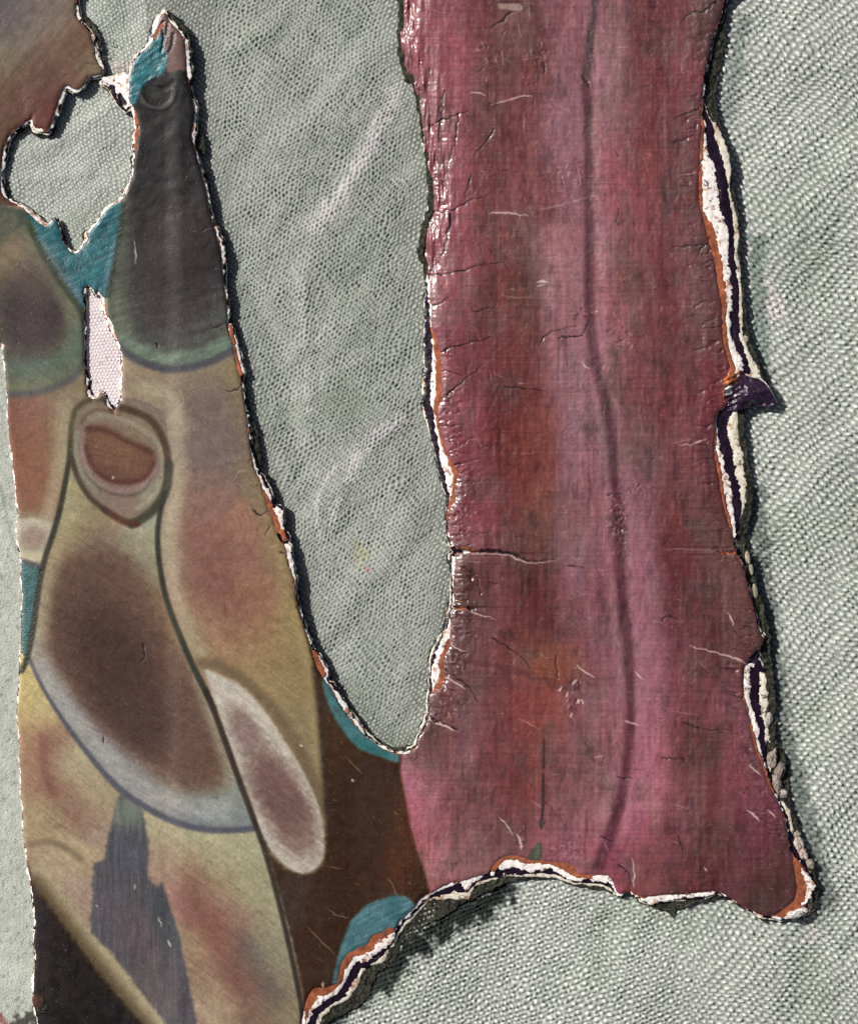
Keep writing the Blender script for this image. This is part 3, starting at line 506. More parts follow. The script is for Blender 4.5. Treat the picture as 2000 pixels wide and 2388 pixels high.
# ---- pink strip
PINK = [(938, 1740), (934, 1800), (944, 1850), (955, 1920), (972, 1980), (988, 2025), (1004, 2090), (1010, 2200), (2060, 2250), (2060, -100), (880, -100), (900, 1500), (930, 1640)]
b, d = poly_sdf(PINK, 60)
pinkA = np.zeros(X.shape, np.float32); pinkA[b] = 1 - ss(-6, 6, d)
save = COL.copy()
PC = [(960, 50, 146, 72, 84), (1050, 50, 148, 72, 86), (1130, 50, 124, 52, 58), (1200, 60, 132, 84, 76), (1240, 50, 122, 56, 56), (1300, 40, 140, 80, 94), (1430, 60, 150, 90, 104), (1490, 50, 112, 46, 52), (1560, 50, 124, 56, 66), (1640, 70, 98, 62, 60),
      (1060, 130, 156, 74, 86), (1160, 130, 112, 68, 66), (1230, 150, 118, 50, 50), (1310, 150, 142, 84, 96), (1430, 150, 152, 92, 106), (1500, 160, 120, 52, 54), (1600, 160, 128, 56, 72),
      (1000, 250, 148, 76, 88), (1070, 250, 148, 68, 80), (1150, 230, 116, 66, 64), (1220, 240, 122, 56, 60), (1300, 250, 146, 84, 98), (1400, 250, 152, 94, 106), (1480, 240, 130, 64, 74), (1540, 260, 118, 52, 58), (1610, 260, 120, 56, 66),
      (1060, 360, 144, 66, 80), (1130, 360, 122, 56, 58), (1220, 350, 126, 62, 64), (1310, 340, 148, 92, 106), (1430, 350, 156, 84, 96), (1500, 370, 124, 54, 58), (1600, 360, 112, 56, 60),
      (1050, 450, 146, 64, 78), (1150, 440, 122, 54, 58), (1250, 460, 132, 66, 72), (1330, 450, 142, 82, 96), (1430, 450, 160, 76, 90), (1490, 480, 140, 58, 62), (1600, 460, 114, 52, 58),
      (1060, 560, 152, 74, 88), (1140, 560, 124, 58, 60), (1200, 570, 128, 74, 72), (1290, 560, 148, 90, 98), (1400, 560, 152, 88, 100), (1480, 540, 142, 72, 76), (1560, 560, 124, 58, 66), (1620, 560, 112, 62, 64),
      (1060, 660, 148, 72, 84), (1150, 650, 124, 50, 54), (1210, 670, 104, 56, 50), (1300, 660, 150, 96, 106), (1410, 650, 152, 84, 96), (1480, 670, 122, 74, 72), (1560, 660, 118, 50, 60), (1640, 660, 112, 60, 64),
      (1060, 760, 150, 72, 86), (1150, 750, 124, 48, 50), (1210, 760, 120, 62, 56), (1310, 770, 146, 86, 98), (1420, 760, 152, 86, 98), (1500, 760, 128, 66, 68), (1560, 770, 116, 52, 58), (1650, 760, 110, 64, 66),
      (1060, 860, 142, 64, 76), (1120, 850, 118, 44, 50), (1220, 860, 120, 48, 44), (1300, 860, 138, 82, 94), (1340, 900, 150, 96, 112), (1440, 860, 140, 74, 84), (1500, 870, 136, 56, 62), (1570, 860, 116, 50, 54), (1650, 860, 122, 48, 60),
      (1070, 960, 150, 68, 82), (1190, 960, 116, 40, 38), (1260, 960, 124, 54, 50), (1350, 960, 142, 92, 106), (1470, 960, 118, 74, 76), (1550, 980, 120, 52, 58), (1640, 980, 120, 44, 54),
      (1090, 1060, 142, 60, 74), (1180, 1050, 114, 42, 40), (1250, 1060, 122, 44, 40), (1340, 1050, 146, 88, 106), (1450, 1060, 118, 74, 82), (1510, 1050, 122, 78, 84), (1590, 1060, 116, 58, 62), (1650, 1090, 110, 42, 50),
      (1080, 1160, 118, 46, 58), (1130, 1170, 144, 64, 76), (1190, 1160, 124, 44, 42), (1250, 1180, 130, 64, 50), (1330, 1160, 132, 84, 92), (1400, 1180, 144, 82, 96), (1490, 1160, 134, 78, 94), (1570, 1160, 116, 56, 58), (1650, 1180, 104, 52, 52),
      (1090, 1250, 142, 74, 88), (1170, 1240, 130, 52, 56), (1240, 1270, 104, 62, 54), (1330, 1260, 142, 86, 102), (1400, 1260, 146, 84, 100), (1490, 1260, 150, 84, 104), (1570, 1260, 116, 48, 54), (1680, 1260, 106, 60, 58),
      (1080, 1350, 92, 56, 50), (1150, 1340, 112, 56, 56), (1250, 1350, 104, 44, 42), (1340, 1340, 140, 80, 96), (1420, 1340, 136, 74, 90), (1490, 1340, 144, 84, 102), (1590, 1340, 106, 38, 50), (1700, 1340, 110, 66, 64),
      (1090, 1440, 108, 62, 66), (1170, 1440, 122, 56, 60), (1250, 1430, 108, 42, 42), (1340, 1440, 134, 76, 88), (1420, 1430, 124, 66, 78), (1500, 1440, 144, 82, 96), (1600, 1440, 104, 42, 48), (1720, 1440, 108, 58, 56),
      (1080, 1540, 114, 66, 70), (1180, 1530, 126, 60, 60), (1260, 1520, 128, 58, 46), (1320, 1530, 128, 54, 60), (1400, 1540, 142, 78, 94), (1520, 1540, 154, 82, 100), (1600, 1540, 118, 50, 60), (1700, 1520, 104, 54, 56),
      (1040, 1640, 116, 66, 68), (1120, 1620, 120, 66, 70), (1200, 1650, 130, 52, 50), (1260, 1640, 144, 58, 50), (1340, 1650, 136, 80, 90), (1400, 1660, 146, 84, 100), (1520, 1650, 164, 86, 106), (1600, 1640, 116, 50, 58), (1700, 1650, 124, 60, 74),
      (1000, 1740, 108, 68, 66), (1100, 1720, 138, 74, 84), (1180, 1750, 124, 52, 52), (1250, 1760, 130, 60, 58), (1350, 1760, 132, 76, 80), (1430, 1740, 138, 78, 88), (1520, 1750, 168, 86, 106), (1620, 1760, 112, 54, 56), (1740, 1760, 130, 60, 74),
      (965, 1830, 186, 96, 122), (1040, 1840, 140, 76, 84), (1120, 1850, 122, 60, 62), (1220, 1840, 124, 54, 56), (1320, 1850, 132, 74, 76), (1400, 1860, 150, 90, 96), (1510, 1840, 176, 92, 116), (1600, 1850, 122, 62, 64), (1740, 1850, 136, 60, 76),
      (990, 1930, 172, 84, 100), (1060, 1930, 134, 74, 82), (1160, 1950, 122, 68, 72), (1280, 1940, 142, 78, 88), (1370, 1950, 158, 82, 96), (1470, 1950, 172, 78, 104), (1560, 1930, 138, 62, 78), (1650, 1950, 116, 62, 60), (1760, 1950, 128, 52, 72),
      (1020, 2010, 168, 92, 96), (1110, 2000, 142, 88, 88), (1320, 2000, 150, 72, 92), (1420, 2010, 148, 60, 84), (1500, 2030, 128, 62, 62), (1600, 2030, 110, 48, 52), (1720, 2020, 122, 62, 70), (1820, 2030, 106, 60, 62), (1780, 2100, 96, 54, 52), (1650, 2060, 104, 40, 48)]
rg = np.where(pinkA > 0)
cpts([(a_, b_, r_ + 4, g_ * .96 + 1, bb * .95) for a_, b_, r_, g_, bb in PC], 44, 70, rg)
fv = vn(X, Y, 3.2, 803, 90) ; fh = vn(X, Y, 90, 805, 3.2)
vst = fbm(X, Y, 9, 801, 3, sy=260); hst = fbm(X, Y, 120, 811, 3, sy=5); mot = fbm(X, Y, 22, 821, 4); big = fbm(X, Y, 70, 831, 3)
red = fbm(X, Y, 34, 841, 4, sy=90)
COL[rg] *= (1 + .015 * fv[rg] + .015 * fh[rg] + .05 * vst[rg] + .07 * hst[rg] + .10 * mot[rg] + .05 * big[rg])[..., None]
COL[rg] += (np.clip(red[rg], -1, 1)[..., None] * np.array([.012, -.03, -.045], np.float32))
lst = ss(.15, .6, fbm(X, Y, 6, 851, 3, sy=70)) * ss(0, .4, big)        # brushed dark streaks
COL[rg] *= (1 - .14 * lst[rg])[..., None]
PL = (104, 54, 68)
stroke([(1392, -60), (1386, 20), (1376, 90), (1366, 180)], [10, 13, 15, 17], (88, 58, 64), .85, 8)
stroke([(1366, 200), (1372, 330), (1374, 480), (1374, 640), (1378, 780), (1394, 870), (1412, 940), (1424, 1020), (1430, 1120)], [18, 17, 17, 19, 19, 20, 18, 16], (92, 42, 56), .72, 10)
stroke([(1430, 1120), (1440, 1200), (1442, 1300), (1450, 1400), (1462, 1500), (1468, 1600), (1468, 1700), (1458, 1800), (1442, 1880), (1420, 1950), (1396, 2020)], [16, 20, 22, 18, 20, 20, 18, 18, 22, 26, 22], (98, 34, 52), .72, 10)
for off, al_ in ((24, .4), (-26, .32)):
    stroke([(1374 + off, 250), (1376 + off, 480), (1378 + off, 760), (1404 + off, 900), (1426 + off, 1020), (1442 + off, 1200), (1452 + off, 1400), (1470 + off, 1600), (1470 + off, 1720), (1450 + off, 1860), (1420 + off, 1960)], 12, (178, 104, 118), al_, 16)
stroke([(1460, 0), (1400, 400), (1410, 800)], 10, (170, 104, 120), .2, 14)
stroke([(1492, 1280), (1500, 1500), (1504, 1700), (1496, 1900)], 26, (176, 88, 112), .35, 22)
stroke([(1358, 180), (1372, 200)], 5, (62, 40, 48), .8, 3, dh=-1)
blob(1290, 1545, 90, 50, 10, (150, 78, 50), .55); blob(1270, 1660, 80, 70, 0, (150, 58, 48), .5); blob(1250, 1070, 60, 120, 0, (140, 60, 46), .4)
COL[:] = save * (1 - pinkA[..., None]) + COL * pinkA[..., None]
fine = fbm(X, Y, 4.5, 861, 2); blot = fbm(X, Y, 48, 863, 4, sy=80); blot2 = fbm(X, Y, 16, 865, 3)
COL *= (1 + .07 * fine + .06 * blot2)[..., None]
br = ss(.05, .5, blot) * pinkA * .42                                  # browner worn patches in the pink
gy_ = COL.mean(-1, keepdims=True)
COL[:] = COL * (1 - br[..., None]) + (gy_ * np.array([1.22, .86, .80], np.float32)) * br[..., None]
gy_ = COL.mean(-1, keepdims=True)
COL[:] = gy_ + (COL - gy_) * (.79 * pinkA + .74 * (1 - pinkA))[..., None]
lz_ = (1 - pinkA)[..., None]
COL[:] = COL * (1 - lz_) + (.41 + (COL - .43) * 1.20) * lz_
pk_ = pinkA[..., None]; COL[:] = COL * (1 - pk_) + (COL * 1.22 + np.array([-.085, -.075, -.08], np.float32)) * pk_
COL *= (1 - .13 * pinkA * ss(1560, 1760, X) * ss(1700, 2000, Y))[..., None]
gy_ = COL.mean(-1, keepdims=True); COL[:] = gy_ + (COL - gy_) * (.80 * pk_ + (1 - pk_) * (1 - .14 * low[..., None]))
COL *= (.91 * pinkA + .95 * (1 - pinkA))[..., None]
mott = ss(.1, .6, fbm(X, Y, 30, 867, 5, sy=60, g=.7)) * pinkA; COL *= (1 - .22 * mott)[..., None]
COL[..., 2] *= 1 + .01 * pinkA - .0 * (1 - pinkA)
np.clip(COL, 0.01, 1, out=COL)

# ------------------------------------------------------------------ marks on the paint: cracks, scratches, nicks, pocks
BK = (26, 12, 14); WT = (226, 208, 196)
def crack(p, w=3.2, dh=-1.8, a=.95): stroke(p, [w * .62, w * .66, w * .35, .1], BK, a, 1.5, wob=3.2, dh=dh, hw=2.0)
def scratch(p, w=2.2, a=.85, c=WT):
    a = a * .75 if w > 3.2 else .3
    stroke(p, [.1, w * .6, w * .7, .1], c, a, 1.5, wob=2.0, dh=.5, hw=2)
for p, w in [([(1008, 491), (1055, 490), (1100, 466), (1145, 454)], 4), ([(1018, 283), (1060, 270), (1092, 258)], 5), ([(1000, 293), (1022, 283)], 4),
             ([(1036, 212), (1030, 270), (1022, 330), (1024, 400)], 6), ([(1071, 265), (1060, 330), (1044, 385), (1026, 440)], 3.5), ([(1100, 408), (1093, 430), (1084, 462)], 3.5), ([(1152, 303), (1135, 325), (1106, 362)], 4),
             ([(1168, 52), (1190, 32), (1208, 26)], 6), ([(1168, 52), (1130, 68)], 3), ([(1268, 148), (1268, 172)], 7), ([(1050, 500), (1042, 556), (1031, 596), (1005, 632)], 8),
             ([(998, 638), (1050, 637), (1110, 621), (1168, 611)], 4), ([(1008, 713), (1030, 707), (1050, 692)], 6), ([(1104, 727), (1160, 714)], 2.5), ([(1018, 822), (1060, 810), (1100, 799), (1140, 788)], 3.5),
             ([(1028, 935), (1060, 906), (1125, 851)], 6), ([(1022, 865), (1050, 865), (1084, 876)], 3), ([(1178, 903), (1270, 911)], 3), ([(1262, 795), (1290, 772), (1344, 760)], 3), ([(1300, 787), (1350, 783), (1368, 765), (1376, 744)], 4),
             ([(1052, 1084), (1090, 1080)], 5), ([(1060, 1281), (1110, 1286), (1150, 1284), (1188, 1289), (1218, 1302), (1250, 1307), (1288, 1305)], 8), ([(1056, 1417), (1080, 1417), (1112, 1427), (1130, 1432)], 6),
             ([(1324, 1320), (1362, 1322)], 2.5), ([(1414, 1153), (1452, 1152)], 3), ([(1638, 251), (1600, 265), (1572, 279)], 3.5), ([(1668, 6), (1640, 27), (1610, 33), (1585, 58)], 5), ([(1654, 394), (1635, 403), (1594, 412)], 3.5),
             ([(1668, 553), (1640, 571), (1560, 577)], 4), ([(1642, 572), (1622, 600)], 4), ([(1678, 601), (1650, 610), (1620, 625)], 3.5), ([(1706, 755), (1680, 763), (1625, 768)], 4), ([(1686, 1067), (1656, 1070), (1625, 1074)], 3.5),
             ([(1750, 1281), (1715, 1287), (1700, 1290), (1664, 1288)], 8), ([(1746, 1627), (1715, 1625), (1700, 1618)], 3.5), ([(1000, 1674), (1030, 1686), (1060, 1700), (1084, 1708)], 5), ([(1036, 1562), (1070, 1584), (1100, 1612), (1118, 1640)], 4),
             ([(1030, 1596), (1052, 1606), (1066, 1616)], 3), ([(1438, 1813), (1476, 1815)], 3), ([(1400, 1952), (1430, 1964)], 4), ([(1440, 2016), (1462, 2035), (1474, 2068)], 3), ([(1150, 1490), (1200, 1520), (1240, 1560)], 3),
             ([(1300, 1582), (1296, 1540), (1302, 1520)], 3), ([(528, 910), (545, 912), (562, 901)], 4), ([(486, 532), (470, 540)], 3), ([(497, 768), (528, 752)], 3), ([(655, 1288), (675, 1290)], 4), ([(590, 1190), (612, 1200), (628, 1186)], 4),
             ([(333, 1500), (338, 1530), (328, 1545)], 3), ([(630, 1228), (618, 1250)], 3), ([(1080, 1325), (1110, 1345), (1120, 1390)], 2.5), ([(1050, 1300), (1060, 1345)], 3), ([(1725, 1470), (1738, 1462), (1752, 1464)], 3),
             ([(1590, 1686), (1640, 1700), (1690, 1708)], 3), ([(1542, 1448), (1560, 1438), (1590, 1446)], 3), ([(1545, 1768), (1600, 1772)], 2.5), ([(1580, 1950), (1592, 1985)], 3), ([(240, 1720), (243, 1735)], 6), ([(366, 803), (370, 810)], 6)]:
    crack(p, w)
for p, w in [([(1060, 1292), (1110, 1293), (1150, 1292), (1188, 1296), (1216, 1309), (1250, 1313), (1292, 1309)], 3.4), ([(1056, 1422), (1084, 1423), (1112, 1433), (1156, 1443)], 3.5), ([(1092, 1308), (1108, 1312), (1122, 1309)], 2),
             ([(1095, 217), (1112, 217), (1132, 221)], 3.5), ([(1146, 244), (1180, 235), (1216, 225), (1240, 224)], 4), ([(1138, 499), (1160, 495), (1190, 498), (1230, 503)], 5), ([(1252, 491), (1310, 478), (1390, 456)], 3.2),
             ([(1250, 660), (1262, 655), (1276, 657)], 6), ([(1252, 668), (1272, 662)], 4), ([(1170, 689), (1210, 695), (1246, 689)], 2.5), ([(1355, 844), (1366, 856), (1374, 858)], 4), ([(1580, 1039), (1620, 1034), (1648, 1022)], 3.5), ([(1548, 1281), (1620, 1281), (1664, 1284)], 2.5),
             ([(1694, 1428), (1704, 1444), (1708, 1460)], 4), ([(1606, 1507), (1660, 1520), (1716, 1536), (1742, 1551)], 4), ([(1746, 1786), (1758, 1797), (1772, 1806)], 5), ([(1344, 1550), (1362, 1566), (1388, 1582)], 4), ([(1165, 1906), (1182, 1926), (1196, 1946)], 4.5),
             ([(1000, 1680), (1030, 1690), (1062, 1704)], 6), ([(1052, 1505), (1065, 1514), (1090, 1520)], 3.5), ([(1040, 1580), (1062, 1592), (1086, 1608)], 4), ([(1208, 1675), (1230, 1686), (1258, 1702)], 3), ([(1480, 1566), (1500, 1584)], 4), ([(1455, 1680), (1490, 1692)], 4),
             ([(1740, 1888), (1756, 1900), (1770, 1916)], 7), ([(1788, 1888), (1806, 1906)], 5), ([(1640, 2022), (1646, 2030)], 6), ([(1680, 170), (1640, 190)], 2), ([(1222, 310), (1222, 260)], 3), ([(1232, 2), (1236, 45)], 3), ([(1406, 1960), (1420, 1990)], 3),
             ([(1474, 2000), (1478, 2030), (1476, 2076)], 4), ([(1205, 1945), (1212, 1965), (1216, 1990)], 8), ([(314, 560), (316, 590), (317, 618)], 3.5), ([(805, 1766), (830, 1790), (848, 1805)], 2.5), ([(760, 2020), (800, 2025)], 2), ([(715, 2160), (740, 2185), (783, 2226)], 3),
             ([(905, 2045), (920, 2075), (928, 2092)], 3), ([(756, 2116), (790, 2136), (815, 2140)], 3), ([(752, 2290), (756, 2305)], 7), ([(820, 1818), (826, 1824)], 7), ([(262, 1112), (266, 1117)], 7), ([(422, 915), (430, 930), (424, 950)], 3), ([(700, 1737), (706, 1741)], 7),
             ([(648, 1752), (652, 1754)], 6), ([(545, 1118), (560, 1100), (575, 1098)], 2.5), ([(618, 1280), (650, 1270)], 2), ([(370, 2140), (376, 2160)], 4), ([(392, 2190), (398, 2208)], 4), ([(222, 2110), (228, 2113)], 5), ([(316, 2062), (313, 2076)], 4)]:
    scratch(p, w)
# two open splits and a soft bruise on the pink
stroke([(1210, 18), (1190, 14), (1170, 12)], 16, (150, 128, 120), .8, 4, dh=1); stroke([(1205, 4), (1160, 4)], 6, (60, 22, 22), .8, 3)
stroke([(1268, 1722), (1267, 1790)], 4.5, (52, 34, 32), .9, 2); stroke([(1266, 1806), (1266, 1850), (1264, 1900), (1263, 1912)], [4, 8, 5, 6], (46, 34, 32), .9, 2)
fill([(1258, 1914), (1268, 1918), (1268, 1924), (1262, 1934), (1257, 1926)], (58, 50, 46), 2)
fill([(1256, 1964), (1262, 1972), (1264, 1990), (1258, 2006), (1244, 2010), (1230, 2008), (1230, 1998), (1238, 1982)], (74, 74, 62), 2)
stroke([(1060, 1540), (1180, 1562), (1270, 1588), (1326, 1608)], [4, 8, 12, 8], (84, 44, 46), .6, 6, dh=-2)
for k in range(14): stroke([(1235 + k * 2, 1532 + k * 5.2), (1275 + k, 1536 + k * 4.4), (1322, 1552 + k * 3.4)], 2.2, (168, 92, 60) if k % 2 else (110, 46, 34), .22, 3, dh=.3, wob=5)
for k in range(18):
    rr = np.random.RandomState(900 + k); px, py = 1335 + rr.randn() * 14, 1618 + rr.randn() * 24
    stroke([(px, py), (px + rr.randn() * 5, py + 8)], 2.5, WT if k % 3 == 0 else (84, 30, 34), .7, 1.6, dh=rr.choice([-1.5, 1.5]))
for cx, cy, n, sp in [(1440, 1215, 70, (9, 42)), (1395, 1766, 16, (10, 9)), (1330, 398, 26, (22, 16)), (1260, 130, 22, (16, 34)), (1385, 120, 10, (14, 60)), (1455, 790, 16, (12, 20)), (1375, 735, 12, (16, 12)), (1485, 1145, 20, (14, 12)),
                      (1075, 1185, 40, (20, 40)), (1055, 1050, 24, (16, 40)), (1140, 130, 20, (22, 30)), (1215, 1960, 14, (6, 26)), (1325, 1985, 20, (16, 14)), (1060, 1540, 24, (14, 14)), (1050, 1650, 26, (20, 16)), (975, 300, 40, (10, 180)), (1010, 440, 30, (16, 50))]:
    rr = np.random.RandomState(int(cx * 7 + cy))
    for k in range(n):
        px, py = cx + rr.randn() * sp[0], cy + rr.randn() * sp[1]; l = 2 + rr.rand() * 7; t = rr.rand() * 3.1
        dk = rr.rand() < .55
        stroke([(px, py), (px + l * math.cos(t), py + l * math.sin(t))], 1 + rr.rand() * 1.2, (60, 28, 32) if dk else (196, 150, 150), .4, 1.8, dh=-1.3 if dk else 1.2, hw=3, wob=3)
rr = np.random.RandomState(11)
def inside(x, y, m=6):
    i = int((x + M) / G); j = int((y + M) / G)
    return 0 <= i < NX and 0 <= j < NY and P0[j, i] < -m
n = 0
while n < 1500:                                              # nicks and hairline scratches all over
    x, y = rr.rand() * 2000, rr.rand() * 2388
    if not inside(x, y): continue
    n += 1; pk = x > 935
    if not pk and rr.rand() < .55: continue
    t = rr.normal(-.1, .35) if rr.rand() < .5 else rr.normal(1.45, .2)
    if y > 1250 and pk: t = abs(rr.normal(.45, .3))
    if not pk: t = rr.normal(.7, .3) if y > 500 else rr.normal(-.9, .3)
    l = rr.exponential(9) + 2
    if not pk: l = min(l, 14) * .7
    if rr.rand() < .6:
        l = min(l, 5 + rr.rand() * 5) if rr.rand() < .6 else l * 1.6; c = (200, 160, 156) if pk else (206, 190, 160)
        stroke([(x, y), (x + l * math.cos(t), y + l * math.sin(t))], [.1, .3 + rr.rand() * 1.1, .1], c, (.2 + rr.rand() * .5) * (.85 if pk else .6), 1.4, dh=.4, wob=1.2)
    else:
        stroke([(x, y), (x + l * 1.5 * math.cos(t), y + l * 1.5 * math.sin(t))], [.1, .3 + rr.rand() * .9, .1], (48, 20, 22) if pk else (58, 44, 36), .2 + rr.rand() * .4, 1.6, dh=-.8, wob=4)
# wrinkles running in from the torn edges of the pink strip
for side, lst_, lo, hi in ((1, PINK_LEFT, 780, 1740), (-1, RIGHT, 20, 2000)):
    pts = [p for p in lst_ if lo < p[0] < hi]
    for k in range(150):
        i = rr.randint(len(pts) - 1); f = rr.rand(); y = pts[i][0] * (1 - f) + pts[i + 1][0] * f; x = pts[i][1] * (1 - f) + pts[i + 1][1] * f
        l = 8 + rr.exponential(16); s0 = 3 + rr.rand() * 16; t = rr.normal(-.15 if y < 1250 else .3, .3)
        if side < 0: t = rr.normal(-.1 if y < 1250 else .35, .3)
        x0 = x + side * s0
        if not inside(x0, y, 2): continue
        stroke([(x0, y), (x0 + side * l * .5, y + side * l * .5 * math.sin(t) + rr.randn() * 1.5), (x0 + side * l, y + side * l * math.sin(t))], [.6, 1.2, .1], (60, 22, 28), .15 + rr.rand() * .35, 2, dh=-1.2 - rr.rand() * 1.0, hw=4, wob=5)

# ------------------------------------------------------------------ height of the sheet
BASE = 21.0
SH = np.full(X.shape, BASE, np.float32)
SH += fbm(X, Y, 420, 871, 3) * 5
dleft = X - np.interp(Y, [p[0] for p in PINK_LEFT[::-1]], [p[1] for p in PINK_LEFT[::-1]]).astype(np.float32)      # inwards from the strip's left edge
topz = 1 - ss(560, 700, Y)
inw = np.clip(dleft, 0, 200)
SH -= np.where(X > 850, (17 * np.exp(-(inw / 34) ** 1.6) + 5 * np.exp(-(inw / 80) ** 2)) * topz, 0)
rid = fbm(X, Y, 16, 881, 3, sy=90) + .35 * fbm(X, Y, 10, 883, 3, sy=24)
SH += np.where(X > 850, rid * 11 * np.exp(-(inw / 52) ** 2) * topz, 0)
SH -= np.where(X > 850, 6 * np.exp(-(inw / 14) ** 1.5) * (1 - topz) * (1 - ss(1560, 1720, Y)), 0)
dright = np.interp(Y, [p[0] for p in RIGHT], [p[1] for p in RIGHT]).astype(np.float32) - X
SH += np.where(X > 1400, (4 - 0 * X) * np.exp(-(np.clip(dright, 0, 300) / 70) ** 2), 0)
SH -= np.exp(-((X - 1374 - (Y - 500) * .02) / 16) ** 2) * 2.2 * ss(0, 200, Y) * (1 - ss(850, 1100, Y))   # soft fold down the strip
SH -= 1.6 * np.exp(-((Y - 1296) / 8) ** 2) * ss(1040, 1100, X) * (1 - ss(1240, 1320, X)) * (Y > 1288)
SH += 4 * np.exp(-((Y - 1278) / 14) ** 2) * (1 - ss(1120, 1260, X)) * (X > 1030) * (Y < 1287)
SH += 3 * np.exp(-((Y - 1412) / 8) ** 2) * (1 - ss(1080, 1180, X)) * (X > 1030) * (Y < 1418)
# puckers by the right edge and at the foot
SH += fbm(X, Y, 26, 891, 3, sy=70) * 1.6 * ss(930, 1010, X)
SH -= 5 * (1 - ss(330, 420, X)) * (1 - ss(560, 640, Y))
SH += 5 * ss(1560, 1660, X) + 4 * ss(380, 430, X) * (1 - ss(760, 840, X))
SH -= ss(1700, 1860, X) * ss(1900, 2100, Y) * 5
SH -= 8 * (1 - ss(20, 130, X)) * ss(640, 800, Y)
SH += (1 - ss(500, 600, X)) * (1 - ss(500, 600, Y)) * fbm(X, Y, 60, 895, 3) * 2.0
pz = ss(900, 960, X)
micro = fbm(X, Y, 6, 897, 2) * .5 * (.2 + .5 * pz) + GR * (.12 + .2 * pz) + stk2 * .2 * (1 - pz) + hst * .4 * pz + vst * .35 * pz
TOP = SH + HT * .8 + micro
lim = P0
TOP -= 2.2 * np.exp(-np.clip(-P0, 0, 60) / 3.0)               # film sags a little at the torn rim

# ------------------------------------------------------------------ mesh makers
def lin(c):
    c = np.clip(c, 0, 1); return np.where(c <= .04045, c / 12.92, ((c + .055) / 1.055) ** 2.4)
def to_world(x, y, z):
    return np.stack([(x - W0 / 2) * S, (H0 / 2 - y) * S, z * S], -1)
def mk(name, verts, faces, mat, parent=None, col=None, smooth_=True):
    me = bpy.data.meshes.new(name)
    me.vertices.add(len(verts)); me.vertices.foreach_set('co', np.ascontiguousarray(verts, np.float32).ravel())
    faces = np.ascontiguousarray(faces, np.int32)
    k = faces.shape[1]
    me.loops.add(faces.size); me.loops.foreach_set('vertex_index', faces.ravel())
    me.polygons.add(len(faces)); me.polygons.foreach_set('loop_start', np.arange(0, faces.size, k, dtype=np.int32))
    me.polygons.foreach_set('use_smooth', np.full(len(faces), smooth_, bool))
    if col is not None:
        a = me.color_attributes.new('Col', 'FLOAT_COLOR', 'POINT')
        c4 = np.ones((len(verts), 4), np.float32); c4[:, :3] = lin(col); a.data.foreach_set('color', c4.ravel())
    me.update(calc_edges=True)
    me.materials.append(mat)
    o = bpy.data.objects.new(name, me); scn.collection.objects.link(o)
    if parent: o.parent = parent
    return o
def slab(name, keepc, x, y, z, col, mat, parent=None, wall=0.0, allkeep=None, wallcol=None, tuck=0.0):
    """grid cells -> sheet with a side wall round its true edge"""
    allk = keepc if allkeep is None else allkeep
    ny, nx = x.shape
    j, i = np.nonzero(keepc)
    if not len(j): return None
    a = j * nx + i; q = np.stack([a, a + nx, a + nx + 1, a + 1], 1)
    used = np.unique(q); remap = np.full(nx * ny, -1, np.int64); remap[used] = np.arange(len(used))
    V = to_world(x.ravel()[used], y.ravel()[used], z.ravel()[used]); C = col.reshape(-1, 3)[used]
    F = remap[q]
    if wall:
        pad = np.pad(allk, 1)
        E = []
        for dj, di, e0, e1 in ((-1, 0, 3, 0), (1, 0, 1, 2), (0, -1, 0, 1), (0, 1, 2, 3)):
            out = keepc & ~pad[1 + dj:1 + dj + allk.shape[0], 1 + di:1 + di + allk.shape[1]]
            jj, ii = np.nonzero(out); aa = jj * nx + ii; cs = [aa, aa + nx, aa + nx + 1, aa + 1]
            E.append(np.stack([cs[e0], cs[e1]], 1))
        E = remap[np.concatenate(E)]
        if len(E):
            ev = np.unique(E); rm2 = np.full(len(used), -1, np.int64); rm2[ev] = np.arange(len(ev)); n0 = len(V); n1 = n0 + len(ev)
            up = V[ev].copy(); dn = V[ev].copy(); dn[:, 2] -= wall * S
            cw = C[ev] * .9 if wallcol is None else np.broadcast_to(c3(wallcol), (len(ev), 3))
            V = np.concatenate([V, up, dn]); C = np.concatenate([C, cw, cw])
            e = rm2[E]; F = np.concatenate([F, np.stack([e[:, 1] + n0, e[:, 0] + n0, e[:, 0] + n1, e[:, 1] + n1], 1)])
    return mk(name, V, F, mat, parent, C)
def cells_any(f, t=0.0):
    m = f < t; return m[:-1, :-1] | m[1:, :-1] | m[:-1, 1:] | m[1:, 1:]
def snap(f, x, y, step):
    gy, gx = np.gradient(f, step); g = np.maximum(np.hypot(gx, gy), .35)
    o = np.clip(f, 0, 1.4 * step) / g ** 2
    return x - gx * o, y - gy * o

